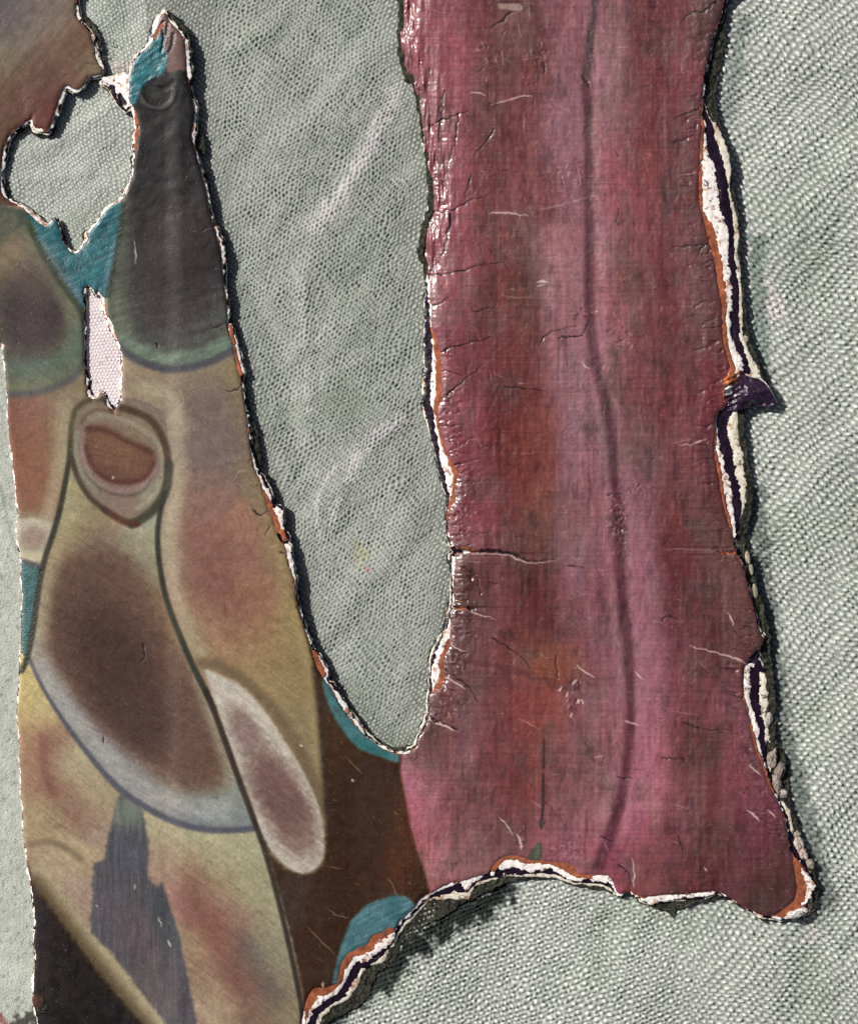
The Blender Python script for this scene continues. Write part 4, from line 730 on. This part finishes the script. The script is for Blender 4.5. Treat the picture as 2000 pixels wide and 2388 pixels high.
# ------------------------------------------------------------------ materials
def mat(name, rough=.5, spec=.5, bump=None, vary=.0, coat=0.0, rvar=.1, speck=0.0):
    m = bpy.data.materials.new(name); m.use_nodes = True; nt = m.node_tree; N = nt.nodes; L = nt.links
    p = N['Principled BSDF']; p.inputs['Roughness'].default_value = rough; p.inputs['Specular IOR Level'].default_value = spec
    p.inputs['Coat Weight'].default_value = coat; p.inputs['Coat Roughness'].default_value = .22
    a = N.new('ShaderNodeVertexColor'); a.layer_name = 'Col'
    tc = N.new('ShaderNodeTexCoord')
    n1 = N.new('ShaderNodeTexNoise'); n1.inputs['Scale'].default_value = 520; n1.inputs['Detail'].default_value = 4
    L.new(tc.outputs['Object'], n1.inputs['Vector'])
    mr = N.new('ShaderNodeMapRange'); mr.inputs[1].default_value = .25; mr.inputs[2].default_value = .75; mr.inputs[3].default_value = 1 - vary; mr.inputs[4].default_value = 1 + vary
    L.new(n1.outputs['Fac'], mr.inputs[0])
    n3 = N.new('ShaderNodeTexNoise'); n3.inputs['Scale'].default_value = 1100; n3.inputs['Detail'].default_value = 2
    L.new(tc.outputs['Object'], n3.inputs['Vector'])
    m3 = N.new('ShaderNodeMapRange'); m3.inputs[1].default_value = .3; m3.inputs[2].default_value = .7; m3.inputs[3].default_value = 1 - vary; m3.inputs[4].default_value = 1 + vary
    L.new(n3.outputs['Fac'], m3.inputs[0])
    mm = N.new('ShaderNodeMath'); mm.operation = 'MULTIPLY'; L.new(mr.outputs[0], mm.inputs[0]); L.new(m3.outputs[0], mm.inputs[1])
    mx = N.new('ShaderNodeVectorMath'); mx.operation = 'MULTIPLY'
    L.new(a.outputs['Color'], mx.inputs[0]); L.new(mm.outputs[0], mx.inputs[1])
    n4 = N.new('ShaderNodeTexNoise'); n4.inputs['Scale'].default_value = 700; n4.inputs['Detail'].default_value = 1
    L.new(tc.outputs['Object'], n4.inputs['Vector'])
    m4 = N.new('ShaderNodeMapRange'); m4.inputs[1].default_value = .74; m4.inputs[2].default_value = .82; m4.inputs[3].default_value = 0; m4.inputs[4].default_value = speck
    L.new(n4.outputs['Fac'], m4.inputs[0])
    mc = N.new('ShaderNodeMixRGB'); mc.inputs[2].default_value = (.55, .45, .4, 1)
    L.new(m4.outputs[0], mc.inputs[0]); L.new(mx.outputs[0], mc.inputs[1]); L.new(mc.outputs[0], p.inputs['Base Color'])
    n2 = N.new('ShaderNodeTexNoise'); n2.inputs['Scale'].default_value = 90; n2.inputs['Detail'].default_value = 6
    L.new(tc.outputs['Object'], n2.inputs['Vector'])
    r2 = N.new('ShaderNodeMapRange'); r2.inputs[1].default_value = .3; r2.inputs[2].default_value = .7; r2.inputs[3].default_value = max(rough - rvar, .05); r2.inputs[4].default_value = rough + rvar
    L.new(n2.outputs['Fac'], r2.inputs[0]); L.new(r2.outputs[0], p.inputs['Roughness'])
    if bump:
        bp = N.new('ShaderNodeBump'); bp.inputs['Strength'].default_value = bump[0]; bp.inputs['Distance'].default_value = bump[1] * S
        L.new(n1.outputs['Fac'], bp.inputs['Height']); L.new(bp.outputs[0], p.inputs['Normal'])
    return m
M_PAINT = mat('oil_paint', .5, .35, (.4, 1.2), .12, rvar=.1, speck=.6)
M_PINK = mat('glossy_pink_paint', .42, .4, (.4, 1.2), .13, coat=.6, rvar=.12, speck=.5)
M_TEAL = mat('brushed_teal_paint', .36, .5, (.6, 1.8), .10)
M_ORANGE = mat('orange_underlayer', .75, .25, (.6, 2.0), .14)
M_WHITE = mat('white_ground', .8, .2, (.5, 1.5), .05)
M_DARK = mat('dark_purple_film', .3, .5, (.4, 1.4), .25)
M_FELT = mat('frayed_backing', .95, .1, (1.0, 4.0), .35)
M_CLOTH = mat('woven_cloth', .8, .25, (1.0, 2.6), .13)

# ------------------------------------------------------------------ the cloth behind everything (setting)
def samp(f, x, y):
    i = np.clip((x + M) / G, 0, NX - 1.001); j = np.clip((y + M) / G, 0, NY - 1.001)
    i0 = i.astype(np.int32); j0 = j.astype(np.int32); fi = i - i0; fj = j - j0
    return (f[j0, i0] * (1 - fi) + f[j0, i0 + 1] * fi) * (1 - fj) + (f[j0 + 1, i0] * (1 - fi) + f[j0 + 1, i0 + 1] * fi) * fj
gc = 2.5
cx_, cy_ = np.meshgrid(np.arange(-M, W0 + M, gc), np.arange(-M, H0 + M, gc)); cx_ = cx_.astype(np.float32); cy_ = cy_.astype(np.float32)
FS = samp(Fe, cx_, cy_)
def hexw(u, v):
    a = 2 * math.pi
    return (np.cos(a * u) + np.cos(a * v) + np.cos(a * (u + v))) / 3      # -0.5 .. 1
def cloth_fields(x, y):
    wx = x + fbm(x, y, 130, 901, 2) * 16 + vn(x, y, 24, 905) * 3.4 + vn(x, y, 9, 907) * 1.5
    wy = y + fbm(x, y, 130, 911, 2) * 14 + vn(x, y, 24, 915) * 3.0 + vn(x, y, 9, 917) * 1.4
    # middle bay: rows slanting down to the right
    cxx = wx - 40 * np.sin(wy / 700.0)
    u1, v1 = rot(cxx, wy, 38)
    p1 = 12.2 + (x - 600) * .004
    uu = u1 / 9.0; vv = v1 / 11.2
    uu = uu - .5 * vv
    h1 = hexw(uu, vv)
    # right side and foot: long overlapping stitches in rows
    rowp = 12.2
    A = -(wx - 1000) * (.34 - .14 * wy / 2388)
    v2 = (wy + A) / rowp
    pu = 7 + .0068 * np.clip(wx, 0, 2100)
    u2 = np.log(pu) / .0068
    h2 = hexw(u2 - .5 * v2, v2)
    # heart opening: finer
    u3, v3 = rot(wx, wy, -36); h3 = hexw(u3 / 8.6 - .5 * (v3 / 8.6), v3 / 8.6)
    # pits rather than bumps in the stretched middle of the bay
    edge = np.clip(samp(P0, x, y), 0, 85)
    pit = ss(22, 70, edge + fbm(x, y, 60, 921, 2) * 22) * ss(480, 540, x)
    inner = fbm(x, y, 7, 925, 2)
    bump = np.sign(h1) * np.abs(h1) ** .8
    hL = (1 - pit) * (h1 * 2.7) + pit * (-ss(-.25, .45, hexw(uu + .5, vv) + .12 * inner) * 2.7 * (1 + .35 * fbm(x, y, 40, 927, 2)) - .9 * np.cos(2 * math.pi * vv) + 1.0 + .9 * h1)
    hR = ss(-.5, .42, h2 + .10 * inner) * 3.3 + np.clip(h2, 0, 1) * 1.2 + .5 * np.cos(2 * math.pi * v2)
    hH = h3 * 1.8
    right = ss(990, 1010, x + 0 * y) ; right = np.where((y > 1900) & (x > 300), 1.0, np.where(x > 1200, 1.0, 0.0))
    midz = None
    heart = ((x < 340) & (y < 620)).astype(np.float32)
    strip = ((x < 130) & (y > 740)).astype(np.float32)
    topl = ((y < 260) & (x < 345) & (x > 150)).astype(np.float32)
    h = hL * (1 - right) + hR * right
    h = h * (1 - heart) + hH * heart
    foot = ((y > 2040) & (x < 1750)).astype(np.float32) * (1 - ss(1500, 1750, x))
    u4, v4 = rot(wx, wy, -20); h4 = hexw(u4 / 11.0 - .5 * v4 / 10.5, v4 / 10.5) * 2.2 + 1.3 * np.cos(2 * math.pi * v4 / 10.5)
    h = h * (1 - foot) + h4 * foot
    pores = np.clip(fbm(x, y, 8, 931, 3) - .35, 0, 1)
    h = h * (1 - strip) + (-pores * 5 + fbm(x, y, 60, 935, 3) * 2) * strip
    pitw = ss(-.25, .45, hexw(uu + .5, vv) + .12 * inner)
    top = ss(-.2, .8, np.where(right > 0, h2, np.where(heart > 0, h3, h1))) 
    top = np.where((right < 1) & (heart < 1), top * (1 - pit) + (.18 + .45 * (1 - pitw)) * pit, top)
    amp = 1 + .5 * fbm(x, y, 16, 941, 2)
    return h * amp, top, strip, right, heart, pit
h, top, strip, right, heart, pit = cloth_fields(cx_, cy_)
def ridge(pts, w, hgt, x, y):
    d = np.full(x.shape, 1e6, np.float32)
    for p, q in zip(pts[:-1], pts[1:]): d = np.minimum(d, segd(x, y, p, q)[0])
    return hgt * np.exp(-(d / w) ** 2)
folds = fbm(cx_, cy_, 260, 951, 3) * 14 + fbm(*rot(cx_, cy_, -50), 160, 955, 2, sy=60) * 5
for p, w, g in (([(930, 195), (885, 290), (840, 380), (770, 480), (735, 530)], 26, 4), ([(420, 70), (520, 120), (640, 60)], 28, 7), ([(560, 620), (640, 800), (700, 1100)], 26, -6), ([(880, 20), (900, 200), (960, 500), (960, 900), (1010, 1250)], 50, -8), ([(700, 640), (712, 960)], 22, 3),
                ([(930, 980), (860, 1020), (815, 1090), (780, 1200)], 30, 5), ([(640, 340), (760, 300)], 40, 5), ([(620, 1200), (700, 1500)], 24, -5), ([(70, 350), (180, 300), (260, 240)], 18, 4), ([(40, 420), (200, 400)], 16, 3),
                ([(1900, 100), (1830, 600), (1900, 1200)], 90, 6), ([(1400, 2250), (1800, 2330)], 60, 9), ([(2000, 1700), (1800, 2300)], 60, 7)):
    folds = folds + ridge(p, w, g, cx_, cy_)
cz = h * (1 - .0) + folds * (1 - strip) * .8 + strip * 12 - 6
cz += fbm(cx_, cy_, 5.5, 961, 2) * 1.5 * (1 - strip * .7)
# keep it below the sheet where the two meet
cz = np.minimum(cz, 9 + strip * 9 + h * .6)
base = np.zeros(cx_.shape + (3,), np.float32) + c3((170, 174, 167)) + (right * .035 + heart * .03)[..., None]
base += (fbm(cx_, cy_, 120, 971, 4) * .03)[..., None] + (fbm(cx_, cy_, 14, 975, 2) * .03)[..., None]
base -= ((1 - right) * (1 - heart) * (1 - strip) * .075)[..., None] + (right * .0)[..., None]
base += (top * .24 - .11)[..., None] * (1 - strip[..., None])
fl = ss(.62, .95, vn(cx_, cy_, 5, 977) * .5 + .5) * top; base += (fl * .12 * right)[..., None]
st = strip[..., None] > 0
sc = c3((176, 181, 170)) + (fbm(cx_, cy_, 90, 981, 4) * .05)[..., None] + (fbm(cx_, cy_, 16, 985, 3) * .05)[..., None]
sc = sc - (ss(.28, .55, fbm(cx_, cy_, 9, 987, 3)) * .12)[..., None]
slub = ss(.45, .8, fbm(*rot(cx_, cy_, 36), 60, 1501, 3, sy=7)); base += (slub * .05)[..., None]
stain = ss(.1, .7, fbm(cx_, cy_, 150, 1511, 4)); base -= stain[..., None] * np.array([.05, .04, .055], np.float32)
dirt = ss(.55, .8, fbm(cx_, cy_, 7, 1521, 3)); base -= (dirt * .16)[..., None]
base = np.where(st, sc, base)
def chalk_and_shade(pts, w, col, a, dash=0.0):
    global base
    d = np.full(cx_.shape, 1e6, np.float32)
    for p, q in zip(pts[:-1], pts[1:]): d = np.minimum(d, segd(cx_, cy_, p, q)[0])
    al = a * (1 - ss(w * .2, w, d + fbm(cx_, cy_, 18, 991, 3) * w * .7)) * (.6 + .4 * top)
    if dash: al = al * ss(-.15, .35, vn(cx_, cy_, dash, 995))
    base = base * (1 - al[..., None]) + c3(col) * al[..., None]
chalk_and_shade([(930, 195), (885, 290), (840, 380), (770, 480), (735, 530)], 28, (218, 210, 213), .6)
chalk_and_shade([(700, 640), (708, 760), (714, 850), (716, 960)], 14, (208, 204, 205), .4)
chalk_and_shade([(935, 980), (880, 1010), (830, 1060), (815, 1110)], 24, (216, 209, 211), .6)
chalk_and_shade([(790, 1165), (770, 1220)], 14, (212, 206, 206), .6)
chalk_and_shade([(1780, 560), (1810, 640), (1810, 720), (1790, 790)], 36, (218, 206, 208), .8, 50)
chalk_and_shade([(1880, 1880), (1890, 1960), (1880, 2000)], 16, (210, 204, 204), .6)
chalk_and_shade([(1880, 2100), (1900, 2200)], 26, (196, 182, 182), .5, 30)
chalk_and_shade([(268, 150), (300, 158)], 22, (206, 186, 186), .8)
chalk_and_shade([(830, 1270), (850, 1290), (825, 1320)], 24, (152, 158, 118), .6, 20); chalk_and_shade([(854, 1324), (857, 1330)], 6, (178, 112, 104), .8)
chalk_and_shade([(1750, 1990), (1900, 1990)], 10, (200, 194, 192), .3)
chalk_and_shade([(530, 560), (560, 700), (600, 860), (640, 1010)], 7, (122, 130, 124), .5)  # dark stroke: shade along a cloth fold, put into the colour
chalk_and_shade([(745, 1260), (735, 1180), (755, 1120), (790, 1080)], 8, (200, 198, 196), .5); chalk_and_shade([(660, 1210), (680, 1330), (730, 1420)], 6, (124, 130, 124), .4); chalk_and_shade([(0, 2372), (16, 2400)], 12, (120, 46, 50), .9)  # middle stroke: more fold shade painted into the cloth colour
chalk_and_shade([(0, 1130), (20, 1240), (45, 1300)], 6, (130, 134, 130), .6)
# grime where the frayed backing sheds on to the cloth
def grime(pts, w, col, a):
    global base, cz
    d = np.full(cx_.shape, 1e6, np.float32)
    for p, q in zip(pts[:-1], pts[1:]): d = np.minimum(d, segd(cx_, cy_, p, q)[0])
    al = a * (1 - ss(w * .3, w, d + fbm(cx_, cy_, 14, 1001, 4) * w * .9))
    base = base * (1 - al[..., None]) + c3(col) * al[..., None]
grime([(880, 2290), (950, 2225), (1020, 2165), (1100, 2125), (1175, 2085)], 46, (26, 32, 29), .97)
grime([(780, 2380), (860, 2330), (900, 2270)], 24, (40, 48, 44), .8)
grime([(1768, 560), (1775, 760), (1790, 900)], 24, (92, 108, 100), .6)
grime([(1760, 1150), (1790, 1400), (1830, 1700), (1880, 1900), (1930, 2110)], 30, (60, 70, 66), .55)
grime([(1735, 40), (1700, 260)], 24, (96, 110, 104), .5)
grime([(20, 2400), (70, 2375), (100, 2395)], 20, (40, 40, 34), .8)
keepc = cells_any(FS, 1e9) & ~((FS[:-1, :-1] < -45))
ub = cz
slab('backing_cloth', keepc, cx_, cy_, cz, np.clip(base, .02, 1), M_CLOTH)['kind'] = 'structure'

# ------------------------------------------------------------------ the sheet
sheet = bpy.data.objects.new('torn_painted_sheet', None); scn.collection.objects.link(sheet)
sheet['label'] = 'torn sheet thick with cracked pink, brown and teal paint over grey cloth'
sheet['category'] = 'torn painting'
def layer(name, f, above, dz, colr, matl, amp, wall, seed, dark=0):
    x, y = snap(f, X, Y, G)
    z = SH - dz + fbm(X, Y, 9, seed, 3) * amp
    if name != 'frayed_backing':
        z = z - .12 * np.clip(above, 0, 40)
        z = z - 1.2 * np.exp(-np.clip(-f, 0, 20) / 2.5)
    k = cells_any(f) & (above[:-1, :-1] > -12)
    c = np.zeros(X.shape + (3,), np.float32) + c3(colr)
    c = c * (1 + fbm(X, Y, 12, seed + 5, 4) * dark)[..., None]
    if matl is M_WHITE:
        sn = ss(.12, .6, fbm(X, Y, 15, seed + 9, 4, g=.7))[..., None] * .8; c = c * (1 - sn) + c3((150, 96, 66)) * sn
        sn = ss(.4, .7, fbm(X, Y, 6, seed + 11, 2))[..., None] * .8; c = c * (1 - sn) + c3((60, 40, 46)) * sn
    return slab(name, k, x, y, z, np.clip(c, .005, 1), matl, sheet, wall)
oc = layer('orange_layer', O, paint, 2.2, (150, 84, 56), M_ORANGE, .9, 3.5, 1101, .4)
layer('white_ground', Wh, np.minimum(O, paint), 4.6, (240, 234, 228), M_WHITE, .9, 4.5, 1111, .05)
layer('dark_film', Dk, np.minimum(Wh, O), 8.5, (30, 16, 32), M_DARK, 1.0, 4, 1121, .5)
layer('lower_white_ground', W2, np.minimum(Dk, Wh), 11, (222, 216, 198), M_WHITE, .8, 4, 1131, .12)
FE = Fe
# backing: ragged, fibrous, hanging lower
x_, y_ = snap(FE, X, Y, G)
fz = SH - 14 + fbm(X, Y, 8, 1141, 4, g=.7) * 4.5 - .22 * np.clip(W2, 0, 60)
fz = np.maximum(fz, 1.0)
fc = np.zeros(X.shape + (3,), np.float32) + c3((58, 58, 50))
fc = fc * (1 + fbm(X, Y, 7, 1151, 4, g=.75) * .8)[..., None]
fm = fbm(X, Y, 18, 1161, 3)
fc = fc * (1 - .45 * ss(2085, 2100, Y + 0 * X) * ss(700, 760, X) * (X < 1500))[..., None] if False else fc
slab('frayed_backing', cells_any(FE) & (np.minimum(W2, Dk)[:-1, :-1] > -12), x_, y_, fz, np.clip(fc, .01, 1), M_FELT, sheet, 14)

def biggest(mask):
    lab = np.zeros(mask.shape, np.int32); best = (0, 0); n_ = 0; ny_, nx_ = mask.shape
    for j0, i0 in zip(*np.nonzero(mask)):
        if lab[j0, i0]: continue
        n_ += 1; lab[j0, i0] = n_; st_ = [(j0, i0)]; c_ = 0
        while st_:
            j, i = st_.pop(); c_ += 1
            for a, b in ((j + 1, i), (j - 1, i), (j, i + 1), (j, i - 1)):
                if 0 <= a < ny_ and 0 <= b < nx_ and mask[a, b] and not lab[a, b]: lab[a, b] = n_; st_.append((a, b))
        if c_ > best[0]: best = (c_, n_)
    return lab == best[1]
# painted areas of the top film, each its own piece of the sheet
px_, py_ = snap(paint, X, Y, G)
K = cells_any(paint)
def cellmask(pts, n=3):
    f = full_sdf(smooth(pts, n, True), 20); return (f[:-1, :-1] < 0)
names = np.zeros(K.shape, np.int8)
areas = [('tan_field', None), ('teal_area', [TEAL, [(372, 78), (384, 100), (390, 140), (380, 172), (352, 184), (334, 200), (324, 222), (312, 244), (290, 240), (290, 180), (305, 140), (335, 110)],
                                         [(752, 1576), (764, 1640), (790, 1690), (830, 1740), (880, 1762), (930, 1775), (900, 1700), (830, 1620), (780, 1570)],
                                         [(780, 2320), (784, 2250), (800, 2190), (824, 2140), (864, 2106), (920, 2090), (955, 2096), (980, 2140), (960, 2220), (860, 2330)],
                                         [(20, 1308), (60, 1316), (98, 1326), (96, 1400), (84, 1480), (66, 1560), (20, 1590)]]),
         ('fan_area', [LOW]), ('grey_blade', [GREY]), ('dark_corner', [CORN]), ('pear_shape', [PEAR]), ('loop_shape', [LOOP]), ('bell_shape', [BELL]), ('dark_cone', [CONE]),
         ('brown_field', [BRN]), ('lobe_shape', [LOBE]), ('pink_strip', [PINK])]
m = (X[:-1, :-1] < 300) & (Y[:-1, :-1] < 500); names[m] = 50
names[(X[:-1, :-1] < 240) & (Y[:-1, :-1] >= 600)] = 51; names[(X[:-1, :-1] < 300) & (Y[:-1, :-1] >= 500) & (Y[:-1, :-1] < 600)] = 52
def tidy():
    for k in np.unique(names):
        mask = K & (names == k); big_ = biggest(mask); small = mask & ~big_
        for _ in range(60):
            if not small.any(): break
            for dj, di in ((0, 1), (0, -1), (1, 0), (-1, 0)):
                nb = np.roll(names, (dj, di), (0, 1)); nk = np.roll(K & ~small, (dj, di), (0, 1))
                t_ = small & nk & (nb != k); names[t_] = nb[t_]; small &= ~t_
order = [2, 4, 3, 5, 6, 7, 8, 9, 10, 11, 1]
for k in order:
    for ai, a in enumerate(areas[k][1]):
        mm = cellmask(a)
        if k == 1: mm &= names != 11; names[mm] = 60 + ai
        else: names[mm] = k
pinkc = X[:-1, :-1] > 1010; names[pinkc & (names != 11) & K] = 11
for k, (nm, _) in enumerate(areas):
    if nm == 'tan_field': tidy()
    o = slab(nm, K & (names == k), px_, py_, TOP, COL, M_TEAL if nm.startswith('teal') else M_PINK if nm == 'pink_strip' else M_PAINT, sheet, 3.0, allkeep=K)
slab('orange_panel', K & (names == 51), px_, py_, TOP, COL, M_PAINT, sheet, 3.0, allkeep=K)
slab('green_disc', K & (names == 52), px_, py_, TOP, COL, M_PAINT, sheet, 3.0, allkeep=K)
for ai in range(5): slab('teal_area', K & (names == 60 + ai), px_, py_, TOP, COL, M_TEAL, sheet, 3.0, allkeep=K)
slab('brown_corner', K & (names == 50), px_, py_, TOP, COL, M_PAINT, sheet, 3.0, allkeep=K)
for o in sheet.children:
    if o.name == 'pink_strip': o['label'] = 'dusky pink and crimson painted strip, scratched and cracked'

# ------------------------------------------------------------------ curled dark flap on the right edge
def flap():
    n, m_ = 60, 40
    v = []; c = []
    cols = {'o': (150, 88, 48), 'd': (44, 28, 48)}
    outl_top = [(1684, 884), (1700, 868), (1722, 862), (1746, 872), (1774, 882), (1792, 902), (1806, 930), (1809, 942)]
    outl_bot = [(1686, 955), (1700, 957), (1716, 958), (1736, 952), (1754, 949), (1776, 948), (1796, 946), (1809, 944)]
    tp = smooth(outl_top, 9)[:n]; bt = smooth(outl_bot, 9)[:n]
    n = len(tp); rs = np.random.RandomState(4)
    for i in range(n):
        for j in range(m_):
            t = j / (m_ - 1); x = tp[i][0] * (1 - t) + bt[i][0] * t; y = tp[i][1] * (1 - t) + bt[i][1] * t
            u = i / (n - 1)
            z = 25 + 12 * math.sin(math.pi * min(t * 1.1, 1)) * (1 - u * .4) + 5 * math.sin(u * 9 + t * 5) - 6 * u
            z += 3.0 * math.sin((x + y * 2.2) * .22) * (1 - ss(0.0, .45, np.float32(u)))
            v.append((x, y, z))
            w = float(1 - ss(.25, .45, np.float32(u + .35 * t)))
            col = np.array(cols['o']) * w + np.array(cols['d']) * (1 - w)
            if .04 < u < .2 and .35 < t < .6: col = np.array((232, 226, 222))
            if t < .06 and u > .4: col = np.array((206, 198, 190))
            c.append(col / 255)
    v = np.array(v, np.float32); c = np.array(c, np.float32)
    v[:, 2] += fbm(v[:, 0], v[:, 1], 9, 1201, 3) * 4
    c *= (1 + fbm(v[:, 0], v[:, 1], 6, 1205, 3) * .5)[:, None]
    f = []
    for i in range(n - 1):
        for j in range(m_ - 1):
            a = i * m_ + j; f.append((a, a + 1, a + m_ + 1, a + m_))
    o = mk('curled_flap', to_world(v[:, 0], v[:, 1], v[:, 2]), f, M_DARK, sheet, np.clip(c, 0.01, 1))
    sd = o.modifiers.new('thickness', 'SOLIDIFY'); sd.thickness = 2.5 * S; sd.offset = -1
    o['label'] = 'dark purple flap curled out from the right edge'
flap()

# lumps of pale filler hanging from the right edge
def lump(cx, cy, rx, ry, ang, z, col, seed):
    nu, nv = 34, 22; v = []; f = []
    for j in range(nv):
        ph = math.pi * (j + .5) / nv
        for i in range(nu):
            th = 2 * math.pi * i / nu; v.append((math.sin(ph) * math.cos(th), math.sin(ph) * math.sin(th), math.cos(ph)))
    v = np.array(v, np.float32)
    r = 1 + .55 * fbm(v[:, 0] * 40 + seed * 31, v[:, 1] * 40 + v[:, 2] * 55, 26, 1300, 4, g=.75)
    v = v * r[:, None]; u, w = rot(v[:, 0] * rx, v[:, 1] * ry, -ang)
    P = to_world(cx + u, cy + w, z + v[:, 2] * min(rx, ry) * .6)
    for j in range(nv - 1):
        for i in range(nu): f.append((j * nu + i, j * nu + (i + 1) % nu, (j + 1) * nu + (i + 1) % nu, (j + 1) * nu + i))
    c = np.zeros((len(v), 3), np.float32) + c3(col); c *= (1 + .3 * fbm(v[:, 0] * 30, v[:, 1] * 30, 9, 1310 + seed, 3))[:, None]
    return mk('filler_lump', P, f, M_FELT, sheet, np.clip(c, 0, 1))
for k, (cx, cy, rx, ry, a, z, c) in enumerate([(1792, 1678, 8, 17, 10, 15, (168, 160, 150)), (1800, 1772, 12, 24, 12, 14, (150, 138, 128)), (1818, 1800, 12, 22, 24, 13, (132, 120, 112)), (1810, 1830, 14, 26, -10, 13, (150, 138, 130)),
        (1826, 1852, 12, 12, 0, 12, (176, 164, 154)), (1862, 1968, 11, 20, -15, 14, (186, 172, 162)), (1874, 1992, 10, 15, -20, 14, (176, 160, 150)), (1858, 1948, 8, 9, 0, 13, (160, 150, 140)), (1890, 2016, 9, 12, -30, 13, (150, 140, 128)),
        (1743, 1300, 6, 13, -8, 16, (170, 164, 146)), (1752, 1328, 5, 13, -8, 14, (150, 146, 128)), (1760, 1380, 6, 16, -10, 14, (158, 152, 130)), (1852, 2133, 20, 9, -14, 22, (196, 192, 188)), (1838, 1930, 7, 12, -10, 12, (120, 112, 104)), (1738, 792, 7, 9, 0, 14, (176, 166, 156))]):
    lump(cx, cy, rx, ry, a, z, c, k)

# loose fibres at the torn rims
def fibres():
    rs = np.random.RandomState(21); V = []; F = []; C = []
    spots = [((1040, 1432), 9), ((1030, 1500), 12), ((1012, 1560), 9), ((945, 1762), 6), ((1000, 1665), 4), ((935, 160), 4), ((228, 130), 10), ((224, 90), 8), ((85, 2365), 8), ((1000, 2130), 14), ((1100, 2090), 12), ((900, 2240), 10),
             ((1580, 2120), 8), ((1885, 2110), 12), ((1820, 1720), 8), ((1745, 1290), 8), ((395, 20), 9), ((590, 1100), 6), ((740, 905), 0), ((800, 1655), 6)]
    for (cx, cy), n in spots:
        for k in range(n):
            x, y = cx + rs.randn() * 12, cy + rs.randn() * 18; t = rs.rand() * 6.28; L = 6 + rs.rand() * 18; z = 20 + rs.rand() * 8
            bend = rs.randn() * 1.2; w = .35 + rs.rand() * .35; p0 = len(V); seg = 6
            for s_ in range(seg + 1):
                q = s_ / seg; a = t + bend * q; xx = x + L * q * math.cos(a); yy = y + L * q * math.sin(a); zz = z + 3 * math.sin(q * 3.1)
                nx_, ny_ = -math.sin(a), math.cos(a)
                V += [(xx + nx_ * w, yy + ny_ * w, zz), (xx - nx_ * w, yy - ny_ * w, zz), (xx, yy, zz + w * 1.6)]
                C += [(.5, .47, .4)] * 3
                if s_:
                    b0 = p0 + (s_ - 1) * 3; b1 = p0 + s_ * 3
                    for e in range(3): F.append((b0 + e, b0 + (e + 1) % 3, b1 + (e + 1) % 3, b1 + e))
    V = np.array(V, np.float32)
    o = mk('loose_fibres', to_world(V[:, 0], V[:, 1], V[:, 2]), F, M_FELT, sheet, np.array(C, np.float32)); o['kind'] = 'stuff'
fibres()

# ------------------------------------------------------------------ pale pink cloth seen through the slit
gx, gy = np.meshgrid(np.arange(176, 306, 2.0), np.arange(646, 984, 2.0)); gx = gx.astype(np.float32); gy = gy.astype(np.float32)
wx = gx + vn(gx, gy, 20, 1401) * 1.5; wy = gy + vn(gx, gy, 20, 1403) * 1.5 + (gx - 240) * .12
hh = hexw(wx / 8.4 - .5 * wy / 8.0, wy / 8.0)
gz = 8 + hh * 1.5 + fbm(gx, gy, 60, 1405, 2) * 2
pc = np.zeros(gx.shape + (3,), np.float32) + c3((232, 220, 222)); pc += (ss(-.3, .5, hh) * .10 - .08)[..., None] + (fbm(gx, gy, 40, 1409, 3) * .04)[..., None] - (ss(.3, .7, fbm(gx, gy, 12, 1413, 4)) * .12)[..., None]
pt = slab('cloth_patch', np.ones((gx.shape[0] - 1, gx.shape[1] - 1), bool), gx, gy, gz, np.clip(pc, 0, 1), M_CLOTH)
pt['label'] = 'pale pink woven cloth patch showing through the narrow slit in the brown painted area'; pt['category'] = 'cloth patch'
# pinkish scrap in the bottom left corner
